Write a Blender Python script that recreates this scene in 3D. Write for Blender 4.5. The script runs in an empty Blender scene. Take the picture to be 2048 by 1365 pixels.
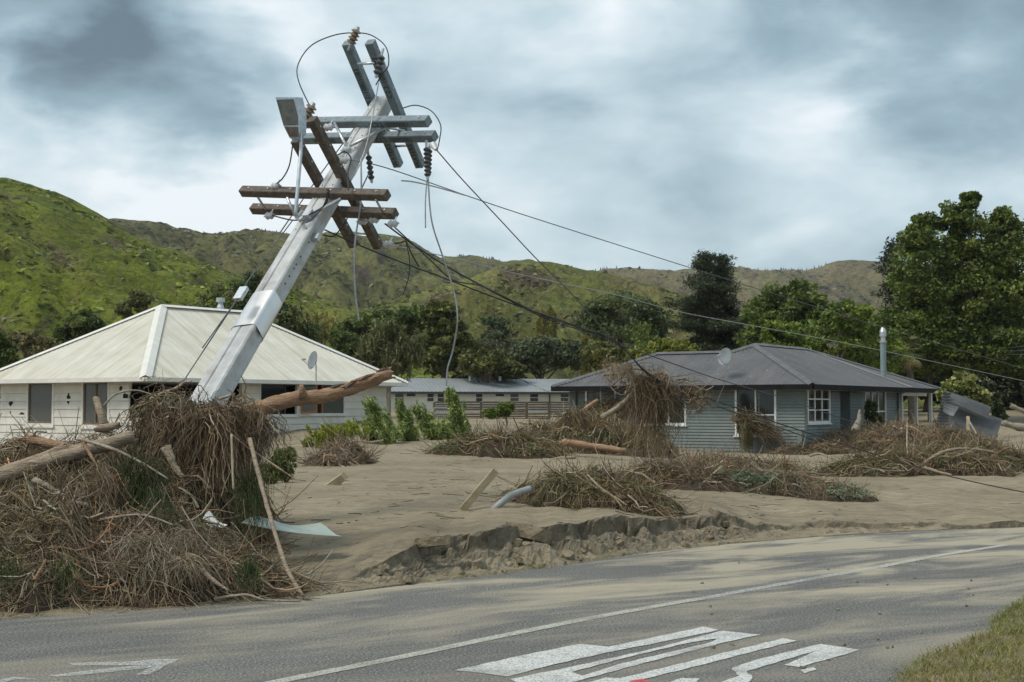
import bpy, math, random
import numpy as np
from mathutils import Vector, Matrix
random.seed(7); RNG = np.random.default_rng(11)
scene = bpy.context.scene
COL = scene.collection
# ------------------------------------------------------------------ camera
F = 2844.4; CX = 1024.0; CY = 682.5; HC = 1.65; PITCH = math.atan(132.5 / F)
cam = bpy.data.cameras.new('camera'); camo = bpy.data.objects.new('camera', cam); COL.objects.link(camo)
cam.sensor_width = 36; cam.lens = 50; cam.clip_start = .1; cam.clip_end = 8000
camo.location = (0, 0, HC); camo.rotation_euler = (math.pi / 2 + PITCH, 0, 0)
scene.camera = camo
scene.render.resolution_x = 1024; scene.render.resolution_y = 682
# ------------------------------------------------------------------ sky
SUN_EL = math.radians(52); SUN_AZ = math.radians(-62)      # azimuth from +Y towards +X
w = bpy.data.worlds.new('World'); scene.world = w; w.use_nodes = True
nt = w.node_tree; nt.nodes.clear()
def wn(t, **k):
    n = nt.nodes.new(t)
    for a, v in k.items(): setattr(n, a, v)
    return n
wo = wn('ShaderNodeOutputWorld'); bg = wn('ShaderNodeBackground'); nt.links.new(bg.outputs[0], wo.inputs[0])
sky = wn('ShaderNodeTexSky', sky_type='NISHITA', sun_disc=False); sky.sun_elevation = SUN_EL; sky.sun_rotation = SUN_AZ
sky.air_density = 1.0; sky.dust_density = 2.0
tc = wn('ShaderNodeTexCoord')
mp = wn('ShaderNodeMapping'); mp.inputs['Scale'].default_value = (1.0, 1.0, 2.3); mp.inputs['Location'].default_value = (2.35, 0.4, 1.1)
nt.links.new(tc.outputs['Generated'], mp.inputs[0])
def wnoise(sc, det, rough, dist=0.0):
    n = wn('ShaderNodeTexNoise'); n.inputs['Scale'].default_value = sc; n.inputs['Detail'].default_value = det
    n.inputs['Roughness'].default_value = rough; n.inputs['Distortion'].default_value = dist
    nt.links.new(mp.outputs[0], n.inputs['Vector']); return n
def wramp(src, stops):
    r = wn('ShaderNodeValToRGB'); e = r.color_ramp.elements
    while len(e) < len(stops): e.new(.5)
    for el, (p, c) in zip(e, stops): el.position = p; el.color = (*c, 1)
    nt.links.new(src, r.inputs[0]); return r
n1 = wnoise(6.5, 7, .54, .2); n2 = wnoise(1.7, 3, .5)
addn = wn('ShaderNodeMath', operation='MULTIPLY_ADD'); nt.links.new(n2.outputs[0], addn.inputs[0]); addn.inputs[1].default_value = .72
sub = wn('ShaderNodeMath', operation='MULTIPLY'); nt.links.new(n1.outputs[0], sub.inputs[0]); sub.inputs[1].default_value = .85
nt.links.new(sub.outputs[0], addn.inputs[2])
wv_ = wn('ShaderNodeTexNoise'); wv_.inputs['Scale'].default_value = 7; wv_.inputs['Detail'].default_value = 5; wv_.inputs['Roughness'].default_value = .55; nt.links.new(mp.outputs[0], wv_.inputs['Vector'])
wc_ = wn('ShaderNodeVectorMath', operation='SUBTRACT'); nt.links.new(wv_.outputs['Color'], wc_.inputs[0]); wc_.inputs[1].default_value = (.5, .5, .5)
wm_ = wn('ShaderNodeVectorMath', operation='MULTIPLY_ADD'); nt.links.new(wc_.outputs[0], wm_.inputs[0]); wm_.inputs[1].default_value = (.22, .22, .12); nt.links.new(tc.outputs['Generated'], wm_.inputs[2])
wnm = wn('ShaderNodeVectorMath', operation='NORMALIZE'); nt.links.new(wm_.outputs[0], wnm.inputs[0])
# heavier and thinner cloud banks: soft lobes by warped direction
def lobe(px, py, width):
    v = Vector(((px - CX) / F, 1, (815 - py) / F)).normalized()
    d = wn('ShaderNodeVectorMath', operation='DOT_PRODUCT'); nt.links.new(wnm.outputs[0], d.inputs[0]); d.inputs[1].default_value = v
    m = wn('ShaderNodeMapRange', interpolation_type='SMOOTHSTEP'); nt.links.new(d.outputs['Value'], m.inputs[0])
    m.inputs[1].default_value = math.cos(width); m.inputs[2].default_value = 1; m.inputs[3].default_value = 0; m.inputs[4].default_value = 1
    return m.outputs[0]
acc = addn.outputs[0]
for (px, py, wd, amt) in [(90, 110, .12, -.27), (340, 40, .11, -.27), (270, 150, .08, -.14), (1960, -20, .13, -.30), (1650, 0, .09, -.14), (60, 290, .09, .13), (300, 300, .10, .13), (520, 220, .12, .12), (1020, 190, .10, .07), (880, 30, .10, -.12), (1250, 60, .12, .05), (1750, 220, .14, .07), (1250, 330, .15, -.06), (1900, 420, .14, .0)]:
    m = wn('ShaderNodeMath', operation='MULTIPLY_ADD'); nt.links.new(lobe(px, py, wd), m.inputs[0]); m.inputs[1].default_value = amt
    nt.links.new(acc, m.inputs[2]); acc = m.outputs[0]
ramp = wramp(acc, [(.30, (.07, .105, .125)), (.60, (.195, .275, .315)), (.80, (.37, .455, .49)), (1.0, (.60, .635, .65))])
mixs = wn('ShaderNodeMix', data_type='RGBA'); mixs.inputs[0].default_value = .88
skm = wn('ShaderNodeVectorMath', operation='SCALE'); nt.links.new(sky.outputs[0], skm.inputs[0]); skm.inputs['Scale'].default_value = .10
nt.links.new(skm.outputs[0], mixs.inputs[6]); nt.links.new(ramp.outputs[0], mixs.inputs[7]); nt.links.new(mixs.outputs[2], bg.inputs[0])
bg.inputs[1].default_value = 1.0
# ------------------------------------------------------------------ sun through cloud
sl = bpy.data.lights.new('sun', 'SUN'); sl.energy = 1.5; sl.angle = math.radians(18); sl.color = (1, .94, .84)
so = bpy.data.objects.new('sun', sl); COL.objects.link(so)
sd = Vector((math.sin(SUN_AZ) * math.cos(SUN_EL), math.cos(SUN_AZ) * math.cos(SUN_EL), math.sin(SUN_EL)))
sd = Vector((-.62, -.30, .9)).normalized()          # high, from the left and a little behind the camera
sky.sun_elevation = math.asin(sd.z); sky.sun_rotation = math.atan2(sd.x, sd.y)
so.rotation_euler = (-sd).to_track_quat('-Z', 'Y').to_euler()
vs = scene.view_settings; vs.view_transform = 'Standard'; vs.look = 'None'; vs.exposure = 0.74; vs.gamma = 1
# ------------------------------------------------------------------ pixel helpers (a pixel gives a direction only)
FW = Vector((0, math.cos(PITCH), math.sin(PITCH))); UP = Vector((0, -math.sin(PITCH), math.cos(PITCH))); RT = Vector((1, 0, 0))
CAM = Vector((0, 0, HC))
def ray(px, py): return FW + RT * ((px - CX) / F) + UP * ((CY - py) / F)
def at(px, py, Y): r = ray(px, py); return CAM + r * (Y / r.y)
def onz(px, py, z=0.0): r = ray(px, py); return CAM + r * ((z - HC) / r.z)
# ------------------------------------------------------------------ numpy noise
def _h(i, j, s):
    v = np.sin(i * 127.1 + j * 311.7 + s * 74.7) * 43758.5453
    return v - np.floor(v)
def vnoise(x, y, s=0):
    x = np.asarray(x, float); y = np.asarray(y, float)
    i = np.floor(x); j = np.floor(y); u = x - i; v = y - j
    u = u * u * u * (u * (u * 6 - 15) + 10); v = v * v * v * (v * (v * 6 - 15) + 10)
    return (_h(i, j, s) * (1 - u) * (1 - v) + _h(i + 1, j, s) * u * (1 - v) + _h(i, j + 1, s) * (1 - u) * v + _h(i + 1, j + 1, s) * u * v) * 2 - 1
def fbm(x, y, s=0, o=4, g=.5):
    t = 0; a = 1
    for k in range(o):
        t = t + a * vnoise(np.asarray(x) * 2 ** k, np.asarray(y) * 2 ** k, s + k * 13); a *= g
    return t
# ------------------------------------------------------------------ materials
MATS = {}
def newmat(name):
    m = bpy.data.materials.new(name); m.use_nodes = True; t = m.node_tree
    b = t.nodes['Principled BSDF']; MATS[name] = m
    return m, t, b
def tnoise(t, vec, sc, det=4, rough=.55, dist=0):
    n = t.nodes.new('ShaderNodeTexNoise'); n.inputs['Scale'].default_value = sc; n.inputs['Detail'].default_value = det
    n.inputs['Roughness'].default_value = rough; n.inputs['Distortion'].default_value = dist
    if vec is not None: t.links.new(vec, n.inputs['Vector'])
    return n.outputs[0]
def tramp(t, src, stops, interp='LINEAR'):
    r = t.nodes.new('ShaderNodeValToRGB'); r.color_ramp.interpolation = interp; e = r.color_ramp.elements
    while len(e) < len(stops): e.new(.5)
    for el, (p, c) in zip(e, stops): el.position = p; el.color = (*c, 1) if len(c) == 3 else c
    t.links.new(src, r.inputs[0]); return r.outputs[0]
def tmix(t, fac, a, b, mode='MIX'):
    n = t.nodes.new('ShaderNodeMix'); n.data_type = 'RGBA'; n.blend_type = mode
    for s, v in ((0, fac), (6, a), (7, b)):
        if isinstance(v, (int, float)): n.inputs[s].default_value = v
        elif isinstance(v, tuple): n.inputs[s].default_value = (*v, 1)
        else: t.links.new(v, n.inputs[s])
    return n.outputs[2]
def tpos(t, scale=(1, 1, 1), rot=(0, 0, 0)):
    g = t.nodes.new('ShaderNodeNewGeometry'); src = g.outputs['Position']
    if any(rot):
        r = t.nodes.new('ShaderNodeMapping'); r.inputs['Rotation'].default_value = rot; t.links.new(src, r.inputs[0]); src = r.outputs[0]
    m = t.nodes.new('ShaderNodeMapping'); m.inputs['Scale'].default_value = scale; t.links.new(src, m.inputs[0]); return m.outputs[0]
def tbump(t, b, h, st, dist=.05):
    n = t.nodes.new('ShaderNodeBump'); n.inputs['Strength'].default_value = st; n.inputs['Distance'].default_value = dist
    t.links.new(h, n.inputs['Height']); t.links.new(n.outputs[0], b.inputs['Normal'])
def smat(name, c0, c1, sc=6, rough=.7, bump=0, bsc=40, metal=0, scale=(1, 1, 1), spec=.4, lo=.35, hi=.7, dirt=None, dsc=1.5, dlo=.5, dhi=.7):
    m, t, b = newmat(name); v = tpos(t, scale)
    c = tramp(t, tnoise(t, v, sc, 6), [(lo, c0), (hi, c1)])
    if dirt:
        c = tmix(t, tramp(t, tnoise(t, v, dsc, 6, .65), [(dlo, (0, 0, 0)), (dhi, (1, 1, 1))]), c, dirt)
    t.links.new(c, b.inputs['Base Color']); b.inputs['Roughness'].default_value = rough; b.inputs['Metallic'].default_value = metal
    b.inputs['Specular IOR Level'].default_value = spec
    if bump: tbump(t, b, tnoise(t, v, bsc, 4), bump)
    return m
def amat(name, rough=.8, trans=0.0, spec=.25, vary=.25, vsc=9):
    m, t, b = newmat(name)
    a = t.nodes.new('ShaderNodeAttribute'); a.attribute_name = 'Col'
    v = tramp(t, tnoise(t, tpos(t), vsc, 3), [(.3, (1 - vary,) * 3), (.7, (1 + vary,) * 3)])
    c = tmix(t, 1.0, a.outputs['Color'], v, 'MULTIPLY')
    t.links.new(c, b.inputs['Base Color']); b.inputs['Roughness'].default_value = rough; b.inputs['Specular IOR Level'].default_value = spec
    if trans:
        tr = t.nodes.new('ShaderNodeBsdfTranslucent'); t.links.new(c, tr.inputs[0]); mx = t.nodes.new('ShaderNodeMixShader')
        mx.inputs[0].default_value = trans; t.links.new(b.outputs[0], mx.inputs[1]); t.links.new(tr.outputs[0], mx.inputs[2])
        t.links.new(mx.outputs[0], t.nodes['Material Output'].inputs[0])
    return m
STRAND = amat('dead_vegetation', .9, 0, .15); LEAF = amat('foliage', .55, .28, .35, .2, 1.2)
BARK = smat('bark', (.07, .055, .04), (.16, .13, .10), 8, .9, .5, 30)
LOGM = smat('stripped_log', (.33, .185, .105), (.52, .345, .215), 14, .8, .9, 50, scale=(.4, 1, 2.2), dirt=(.17, .10, .065), dsc=7, dlo=.54, dhi=.70)
LOGP = smat('pale_log', (.32, .245, .17), (.50, .40, .29), 16, .85, .9, 50, scale=(.4, 1, 2.2), dirt=(.17, .12, .085), dsc=8, dlo=.52, dhi=.68)
LOGG = smat('grey_branch', (.20, .17, .13), (.38, .33, .26), 12, .85, .4, 40)
CONC = smat('pole_concrete', (.42, .425, .42), (.56, .565, .56), 6, .8, .25, 70, dirt=(.31, .285, .255), dsc=4.5, dlo=.54, dhi=.80)
CONCIN = smat('pole_seam', (.2, .19, .18), (.32, .31, .3), 8, .9)
GALV = smat('galvanised', (.42, .45, .47), (.60, .63, .65), 14, .38, 0, 40, metal=.75)
SLEEVE = smat('sleeve_sheet', (.62, .61, .60), (.75, .74, .73), 3, .33, .03, 8, metal=.9)
ARMST = smat('crossarm_paint', (.135, .175, .20), (.21, .255, .28), 10, .5, .03, 60, dirt=(.27, .29, .29), dsc=6, dlo=.6, dhi=.75)
ARMWD = smat('crossarm_timber', (.085, .068, .055), (.17, .14, .115), 16, .85, .3, 60, dirt=(.28, .23, .2), dsc=8, dlo=.6, dhi=.75)
BLACK = smat('black_rubber', (.012, .012, .013), (.03, .03, .03), 9, .5)
INK = smat('stencil_ink', (.012, .013, .014), (.03, .03, .03), 9, .8)
PORC = smat('porcelain', (.15, .115, .08), (.27, .215, .155), 20, .25)
PORCG = smat('grey_insulator', (.05, .055, .06), (.10, .105, .11), 20, .4)
CABLE = smat('black_cable', (.018, .019, .021), (.04, .04, .045), 9, .5)
WIRE = smat('aluminium_wire', (.30, .31, .32), (.46, .47, .48), 20, .45, metal=.5)
WIRED = smat('weathered_wire', (.08, .085, .09), (.15, .155, .16), 20, .5, metal=.3)
LENS, _t, _b = newmat('lamp_lens'); _b.inputs['Base Color'].default_value = (.17, .16, .125, 1); _b.inputs['Roughness'].default_value = .3
WBOARD = smat('cream_board', (.60, .575, .51), (.70, .675, .61), 2, .65, .05, 30, dirt=(.40, .34, .25), dsc=1.6, dlo=.57, dhi=.85)
WTRIM = smat('cream_trim', (.62, .60, .54), (.72, .70, .65), 3, .6)
def roofmat(name, c0, c1, dirt, lam=.11, ds=.5, spots=None):
    m, t, b = newmat(name); u = t.nodes.new('ShaderNodeUVMap'); 
    def mp_(sc): q = t.nodes.new('ShaderNodeMapping'); q.inputs['Scale'].default_value = sc; t.links.new(u.outputs[0], q.inputs[0]); return q.outputs[0]
    c = tramp(t, tnoise(t, mp_((1, 1, 1)), .8, 5), [(.35, c0), (.65, c1)])
    st = tramp(t, tnoise(t, mp_((7, .5, 1)), 1.0, 6, .7), [(.42, (0, 0, 0)), (.72, (ds, ds, ds))]); c = tmix(t, st, c, dirt)
    st = tramp(t, tnoise(t, mp_((1.31, .02, 1)), 1.0, 1), [(.45, (0, 0, 0)), (.6, (.25, .25, .25))], 'CONSTANT'); c = tmix(t, st, c, dirt)
    rib_shade = t.nodes.new('ShaderNodeTexWave'); rib_shade.inputs['Scale'].default_value = 1 / lam / 3.1831 / 2 * 1.0; rib_shade.bands_direction = 'X'; t.links.new(mp_((1, 0, 0)), rib_shade.inputs[0])
    rib_shade.inputs['Scale'].default_value = math.pi / (10 * lam) ; g = tramp(t, rib_shade.outputs[0], [(.0, (ds * .55,) * 3), (.45, (0, 0, 0))]); c = tmix(t, g, c, tuple(q * .62 for q in dirt))  # rib shade painted into the roof colour, one dark stripe per corrugation
    if spots: sp = tramp(t, tnoise(t, mp_((1, 1, 1)), 7, 2, .4), [(.69, (0, 0, 0)), (.72, (.7, .7, .7))]); c = tmix(t, sp, c, spots)
    t.links.new(c, b.inputs['Base Color']); b.inputs['Roughness'].default_value = .5; b.inputs['Specular IOR Level'].default_value = .35; return m
WROOF = roofmat('cream_roof', (.60, .575, .49), (.72, .70, .63), (.40, .34, .21), ds=.55)
GBOARD = smat('green_board', (.130, .156, .148), (.168, .196, .187), 1.6, .6, .03, 30, dirt=(.22, .24, .21), dsc=1.1, dlo=.58, dhi=.9)
GTRIM = smat('white_trim', (.66, .66, .64), (.78, .78, .76), 5, .5, dirt=(.5, .46, .4), dsc=3, dlo=.6, dhi=.85)
GROOF = roofmat('grey_roof', (.088, .086, .090), (.125, .122, .126), (.17, .155, .135), ds=.4, spots=(.30, .30, .28)); GCAP = smat('grey_ridge', (.085, .083, .086), (.13, .127, .128), 3, .5)
FASC = smat('black_fascia', (.008, .008, .009), (.016, .016, .018), 3, .7, spec=.1)
LROOF = smat('light_grey_roof', (.235, .25, .26), (.29, .305, .315), 1, .5)
LWALL = smat('far_cream_wall', (.62, .60, .53), (.70, .68, .61), 1, .7)
DARKF = smat('dark_frame', (.04, .04, .045), (.07, .07, .07), 3, .5)
ORANGE = smat('varnished_sash', (.30, .12, .04), (.42, .19, .07), 12, .5)
BROWNF = smat('brown_frame', (.13, .085, .06), (.22, .16, .12), 12, .6)
CURT = smat('curtain', (.34, .33, .29), (.50, .49, .45), 3, .9, scale=(14, 14, .5))
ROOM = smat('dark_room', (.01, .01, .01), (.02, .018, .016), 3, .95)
TIMB = smat('sawn_timber', (.30, .25, .15), (.42, .36, .24), 6, .8, .3, 40)
FENCE = smat('fence_timber', (.12, .085, .06), (.22, .16, .12), 6, .85, .3, 40)
IRON = smat('zinc_iron', (.10, .103, .107), (.17, .174, .178), 1.2, .6, metal=.1, dirt=(.14, .12, .10), dsc=1.2, dlo=.6, dhi=.8)
PALEG = smat('pale_green_iron', (.30, .36, .32), (.38, .44, .40), 4, .5, dirt=(.30, .28, .22), dsc=3, dlo=.58, dhi=.8)
PIPE = smat('grey_pipe', (.20, .21, .21), (.32, .33, .33), 7, .5)
DISH = smat('dish_grey', (.16, .185, .20), (.22, .245, .26), 4, .5)
FLUE = smat('flue_steel', (.40, .42, .43), (.55, .57, .58), 9, .4, metal=.6, dirt=(.20, .17, .15), dsc=3, dlo=.58, dhi=.75)
FLUEG = smat('flue_green', (.17, .22, .225), (.22, .275, .28), 5, .5)
CLOD = smat('wet_silt', (.16, .13, .084), (.26, .215, .145), 5, .85, .35, 25)
def glass(name, tint, rough=.06, alpha=.55):
    m, t, b = newmat(name); b.inputs['Base Color'].default_value = (*tint, 1); b.inputs['Roughness'].default_value = rough
    b.inputs['Specular IOR Level'].default_value = .8
    tr = t.nodes.new('ShaderNodeBsdfTransparent'); mx = t.nodes.new('ShaderNodeMixShader'); mx.inputs[0].default_value = alpha
    t.links.new(tr.outputs[0], mx.inputs[1]); t.links.new(b.outputs[0], mx.inputs[2]); t.links.new(mx.outputs[0], t.nodes['Material Output'].inputs[0])
    return m
GLASS = glass('window_glass', (.03, .035, .037)); GLASSD = glass('dusty_glass', (.11, .115, .10), .25, .72)
# ------------------------------------------------------------------ object helpers
WL = {}
def link(o): COL.objects.link(o); return o
def tag(o, label=None, cat=None, group=None, kind=None):
    for k, v in (('label', label), ('category', cat), ('group', group), ('kind', kind)):
        if v: o[k] = v
    return o
def thing(name, loc, label, cat, group=None):
    o = bpy.data.objects.new(name, None); o.empty_display_size = .2; link(o); o.location = loc; WL[o] = Vector(loc)
    return tag(o, label, cat, group)
def place(o, loc, parent):
    WL[o] = Vector(loc)
    if parent is not None:
        o.parent = parent; o.location = Vector(loc) - WL[parent]
    else: o.location = loc
def mesh_obj(name, V, Fc, mat, parent=None, smooth=False):
    c = Vector(np.mean(np.array(V, float), axis=0))
    me = bpy.data.meshes.new(name); me.from_pydata([Vector(v) - c for v in V], [], Fc); me.update()
    me.materials.append(mat)
    if smooth: me.polygons.foreach_set('use_smooth', [True] * len(me.polygons))
    o = link(bpy.data.objects.new(name, me)); place(o, c, parent); return o
def fast_mesh(name, V, Q, mat, parent=None, cols=None, smooth=False, loc=None):
    V = np.asarray(V, np.float32); Q = np.asarray(Q, np.int32); k = Q.shape[1]
    c = V.mean(0) if loc is None else np.array(loc, np.float32)
    me = bpy.data.meshes.new(name); me.vertices.add(len(V)); me.vertices.foreach_set('co', (V - c).ravel())
    me.loops.add(Q.size); me.loops.foreach_set('vertex_index', Q.ravel())
    me.polygons.add(len(Q)); me.polygons.foreach_set('loop_start', np.arange(0, Q.size, k, dtype=np.int32))
    if smooth: me.polygons.foreach_set('use_smooth', np.ones(len(Q), bool))
    me.update(calc_edges=True)
    if cols is not None:
        a = me.attributes.new('Col', 'FLOAT_COLOR', 'POINT')
        a.data.foreach_set('color', np.concatenate([cols, np.ones((len(cols), 1))], 1).astype(np.float32).ravel())
    me.materials.append(mat)
    o = link(bpy.data.objects.new(name, me)); place(o, Vector([float(x) for x in c]), parent); return o
class MB:
    def __init__(s): s.v = []; s.f = []
    def add(s, V, Fc):
        n = len(s.v); s.v += [Vector(v) for v in V]; s.f += [tuple(i + n for i in f) for f in Fc]; return s
    def box(s, o, a, b, c):         # corner o, edge vectors a b c
        o = Vector(o); a = Vector(a); b = Vector(b); c = Vector(c)
        if a.cross(b).dot(c) < 0: a, b = b, a
        V = [o, o + a, o + a + b, o + b, o + c, o + a + c, o + a + b + c, o + b + c]
        return s.add(V, [(0, 3, 2, 1), (4, 5, 6, 7), (0, 1, 5, 4), (1, 2, 6, 5), (2, 3, 7, 6), (3, 0, 4, 7)])
    def cbox(s, c, a, b, d):        # centre c, full edge vectors
        a = Vector(a); b = Vector(b); d = Vector(d); return s.box(Vector(c) - (a + b + d) / 2, a, b, d)
    def tube(s, P, R, n=8, cap=True):
        P = [Vector(p) for p in P]
        if not hasattr(R, '__len__'): R = [R] * len(P)
        t = (P[1] - P[0]).normalized(); u = t.orthogonal().normalized(); V = []; Fc = []
        for i, p in enumerate(P):
            d = (P[min(i + 1, len(P) - 1)] - P[max(i - 1, 0)])
            if d.length > 1e-9: t = d.normalized()
            u = (u - t * u.dot(t)).normalized(); v = t.cross(u)
            V += [p + (u * math.cos(2 * math.pi * k / n) + v * math.sin(2 * math.pi * k / n)) * R[i] for k in range(n)]
        for i in range(len(P) - 1):
            for k in range(n):
                k2 = (k + 1) % n; Fc.append((i * n + k, i * n + k2, (i + 1) * n + k2, (i + 1) * n + k))
        if cap: Fc.append(tuple(range(n - 1, -1, -1))); Fc.append(tuple(range((len(P) - 1) * n, len(P) * n)))
        return s.add(V, Fc)
    def build(s, name, mat, parent=None, smooth=False): return mesh_obj(name, s.v, s.f, mat, parent, smooth)
def smooth_path(P, n=8):
    P = [Vector(p) for p in P]; out = []
    for i in range(len(P) - 1):
        a = P[max(i - 1, 0)]; b = P[i]; c = P[i + 1]; d = P[min(i + 2, len(P) - 1)]
        for k in range(n):
            t = k / n; out.append(.5 * ((2 * b) + (c - a) * t + (2 * a - 5 * b + 4 * c - d) * t * t + (3 * b - a - 3 * c + d) * t ** 3))
    return out + [P[-1]]
def text_mesh(body, size, mat, name, parent, origin, ux, uy, off):
    cu = bpy.data.curves.new('lettering', 'FONT'); cu.body = body; cu.size = size; cu.space_character = 1.05
    to = bpy.data.objects.new('lettering_source', cu); COL.objects.link(to)
    dg = bpy.context.evaluated_depsgraph_get(); dg.update()
    me0 = to.evaluated_get(dg).to_mesh(); uz = ux.cross(uy)
    V = [origin + ux * v.co.x + uy * v.co.y + uz * off for v in me0.vertices]; Fc = [tuple(p.vertices) for p in me0.polygons]
    to.evaluated_get(dg).to_mesh_clear(); bpy.data.objects.remove(to); bpy.data.curves.remove(cu)
    return mesh_obj(name, V, Fc, mat, parent)
# ------------------------------------------------------------------ terrain
EDGE_PX = [(-700, 1300), (-300, 1268), (0, 1238), (330, 1218), (640, 1192), (870, 1164), (1000, 1150), (1150, 1128), (1300, 1105), (1500, 1085), (1700, 1070), (1900, 1060), (2048, 1055), (2300, 1047), (2700, 1035)]
EP = np.array([list(onz(x, y))[:2] for x, y in EDGE_PX])
def edgeY(X): return np.interp(X, EP[:, 0], EP[:, 1])
SC_PX = [(-700, 1290, .02), (0, 1236, .03), (500, 1190, .04), (640, 1165, .10), (733, 1112, .27), (819, 1088, .33), (887, 1072, .33), (959, 1054, .38), (1072, 1044, .38), (1147, 1038, .39), (1232, 1035, .36), (1333, 1036, .30), (1481, 1043, .20), (1614, 1049, .10), (1819, 1047, .085), (2048, 1044, .08), (2700, 1030, .08)]
SP = np.array([[*list(onz(x, y, z))[:2], z] for x, y, z in SC_PX])
def scarp(X):
    return np.interp(X, SP[:, 0], SP[:, 1]), np.interp(X, SP[:, 0], SP[:, 2]) * (1 + np.where(np.asarray(X) > 2.6, .45, .12) * fbm(np.asarray(X) * 1.6, np.asarray(X) * 0, 33, 3))
CTRL = []
for px, py, z in [(620, 1050, .36), (300, 1000, .3), (0, 1000, .3), (1000, 1000, .44), (1500, 1020, .3), (1900, 1020, .16), (700, 935, .42), (1100, 935, .42), (1500, 935, .17), (2040, 930, .2), (-400, 1000, .3), (2500, 960, .2), (1750, 960, .2)]:
    p = onz(px, py, z); CTRL.append((p.x, p.y, z))
for px, py, Y in [(505, 890, 47.5), (150, 897, 47), (640, 858, 50.5), (780, 830, 55.5), (900, 838, 82), (1130, 838, 90), (1150, 880, 55), (1400, 905, 52), (1586, 912, 50.8), (1700, 880, 56), (1860, 872, 64), (2030, 858, 72), (2030, 815, 110), (400, 825, 75), (-300, 890, 50), (900, 880, 45), (-300, 800, 120), (2500, 830, 90), (780, 800, 125), (1300, 800, 130)]:
    p = at(px, py, Y); CTRL.append((p.x, p.y, p.z))
CTRL = np.array(CTRL)
def mudz(X, Y):
    X = np.asarray(X, float); Y = np.asarray(Y, float)
    Ys = np.maximum(Y, 6.); a = X / Ys; b = np.log(Ys) * .9
    num = 0; den = 0
    for cx, cy, cz in CTRL:
        d2 = (a - cx / cy) ** 2 * 2.2 + (b - math.log(cy) * .9) ** 2 + .004
        wgt = d2 ** -1.6; num = num + wgt * cz; den = den + wgt
    return num / den
def groundz(X, Y, det=True):
    X = np.asarray(X, float); Y = np.asarray(Y, float)
    e = edgeY(X); sy, sz = scarp(X)
    cell = np.floor(X * 2.3 + 1.1 * vnoise(X * 1.1, X * 0, 17)); cell2 = np.floor(X * 6.1 + .8 * vnoise(X * 2.3, X * 0, 18))
    jag = (fbm(X * 1.5, X * 0 + 3.3, 5, 3, .6) * .13 + .26 * (_h(cell, cell * 0, 3) - .5) + .10 * (_h(cell2, cell2 * 0, 4) - .5)) * np.clip(sz * 3.0, .5, 1)
    sy = sy + jag
    m = mudz(X, Y); far = np.clip((Y - sy) / 5.0, 0, 1); far = far * far * (3 - 2 * far)
    top = sz * (1 - far) + m * far
    und = fbm(X * .35, Y * .35, 21, 3) * .05 + fbm(X * 1.3, Y * 2.2, 31, 3) * .012
    top = top + und * np.clip((Y - sy) / 2, 0, 1) * np.clip(1.5 - Y / 80, .2, 1)
    tw = np.clip((Y - e) / np.maximum(sy - e, .15), 0, 1.0)
    toe = sz * (.06 + .40 * tw ** 1.3) + (np.abs(fbm(X * 3.2, Y * 3.2, 41, 4, .6)) * .11 - .03) * np.clip(sz * 3, 0, 1) * np.clip(tw * 3, 0, 1)
    crk = np.exp(-((Y - sy - .10 - .05 * vnoise(X * 4, X * 0, 23)) / .018) ** 2) * (vnoise(X * 1.4, X * 0 + 5, 24) > 0); top = top - .07 * crk * np.clip(sz * 3, 0, 1)
    steep = np.clip((Y - sy + .05) / .055, 0, 1); steep = steep * steep * (3 - 2 * steep)
    smoothleft = np.clip((-0.75 - X) / .9, 0, 1)
    st2 = np.clip((Y - e) / np.maximum(sy - e + .6, .3), 0, 1)
    z = np.where(Y < e, -.03, toe * (1 - steep) + top * steep)
    z2 = np.where(Y < e, -.03, top * st2)
    z = z * (1 - smoothleft) + z2 * smoothleft
    z = z + (fbm(X * 5, Y * 7, 51, 3) * .010) * (Y > e + .05)
    # near verge (right side)
    vx = verge_d(X, Y)
    z = np.where(vx > 0, .005 + .24 * np.clip(vx / 1.6, 0, 1) ** .9 + fbm(X * 2.5, Y * 2.5, 77, 3) * .035 * np.clip(vx * 3, 0, 1), z)
    return z
VP0 = onz(1770, 1375); VP1 = onz(2060, 1205); VD = (VP1 - VP0).normalized(); VN = Vector((VD.y, -VD.x, 0))
def verge_d(X, Y):
    bend = .10 * np.maximum(Y - 11.5, 0) ** 1.6
    return (X - VP0.x) * VN.x + (Y - VP0.y) * VN.y - bend - .12 * vnoise(Y * 1.3 + X, X, 3) + .0
def gz(X, Y): return float(groundz(np.array([X]), np.array([Y]))[0])
def axis(parts):
    out = [parts[0][0]]
    for a, b, st in parts:
        n = max(1, int(round((b - a) / st))); out += list(np.linspace(a, b, n + 1)[1:])
    return np.array(out)
geo = list(np.geomspace(30, 3000, 22))
gx = np.concatenate([-np.array(geo[::-1]), axis([(-29, -9, 1.0), (-9, -4.2, .14), (-4.2, -1.6, .08), (-1.6, 4.2, .034), (4.2, 9, .08), (9, 14, .2), (14, 29, .8)]), np.array(geo)])
gy = np.concatenate([[-400, -100, -30, -10, -2], axis([(0, 6, .5), (6, 12, .16), (12, 14.3, .08), (14.3, 15.35, .025), (15.35, 18, .09), (18, 24, .2), (24, 62, .45), (62, 130, 2)]), np.geomspace(134, 4000, 26)])
GX, GY = np.meshgrid(gx, gy)
fade = np.interp(GY, [0, 11.5, 19, 60], [0, 1, 1, 0]); GY = GY + fade * (np.clip(scarp(GX)[0], 11, 21) - 15)      # rows follow the broken bank
GZ = groundz(GX, GY); flat = np.clip((GY - 100) / 60, 0, 1); GZ = GZ * (1 - flat) + .9 * flat
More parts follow.
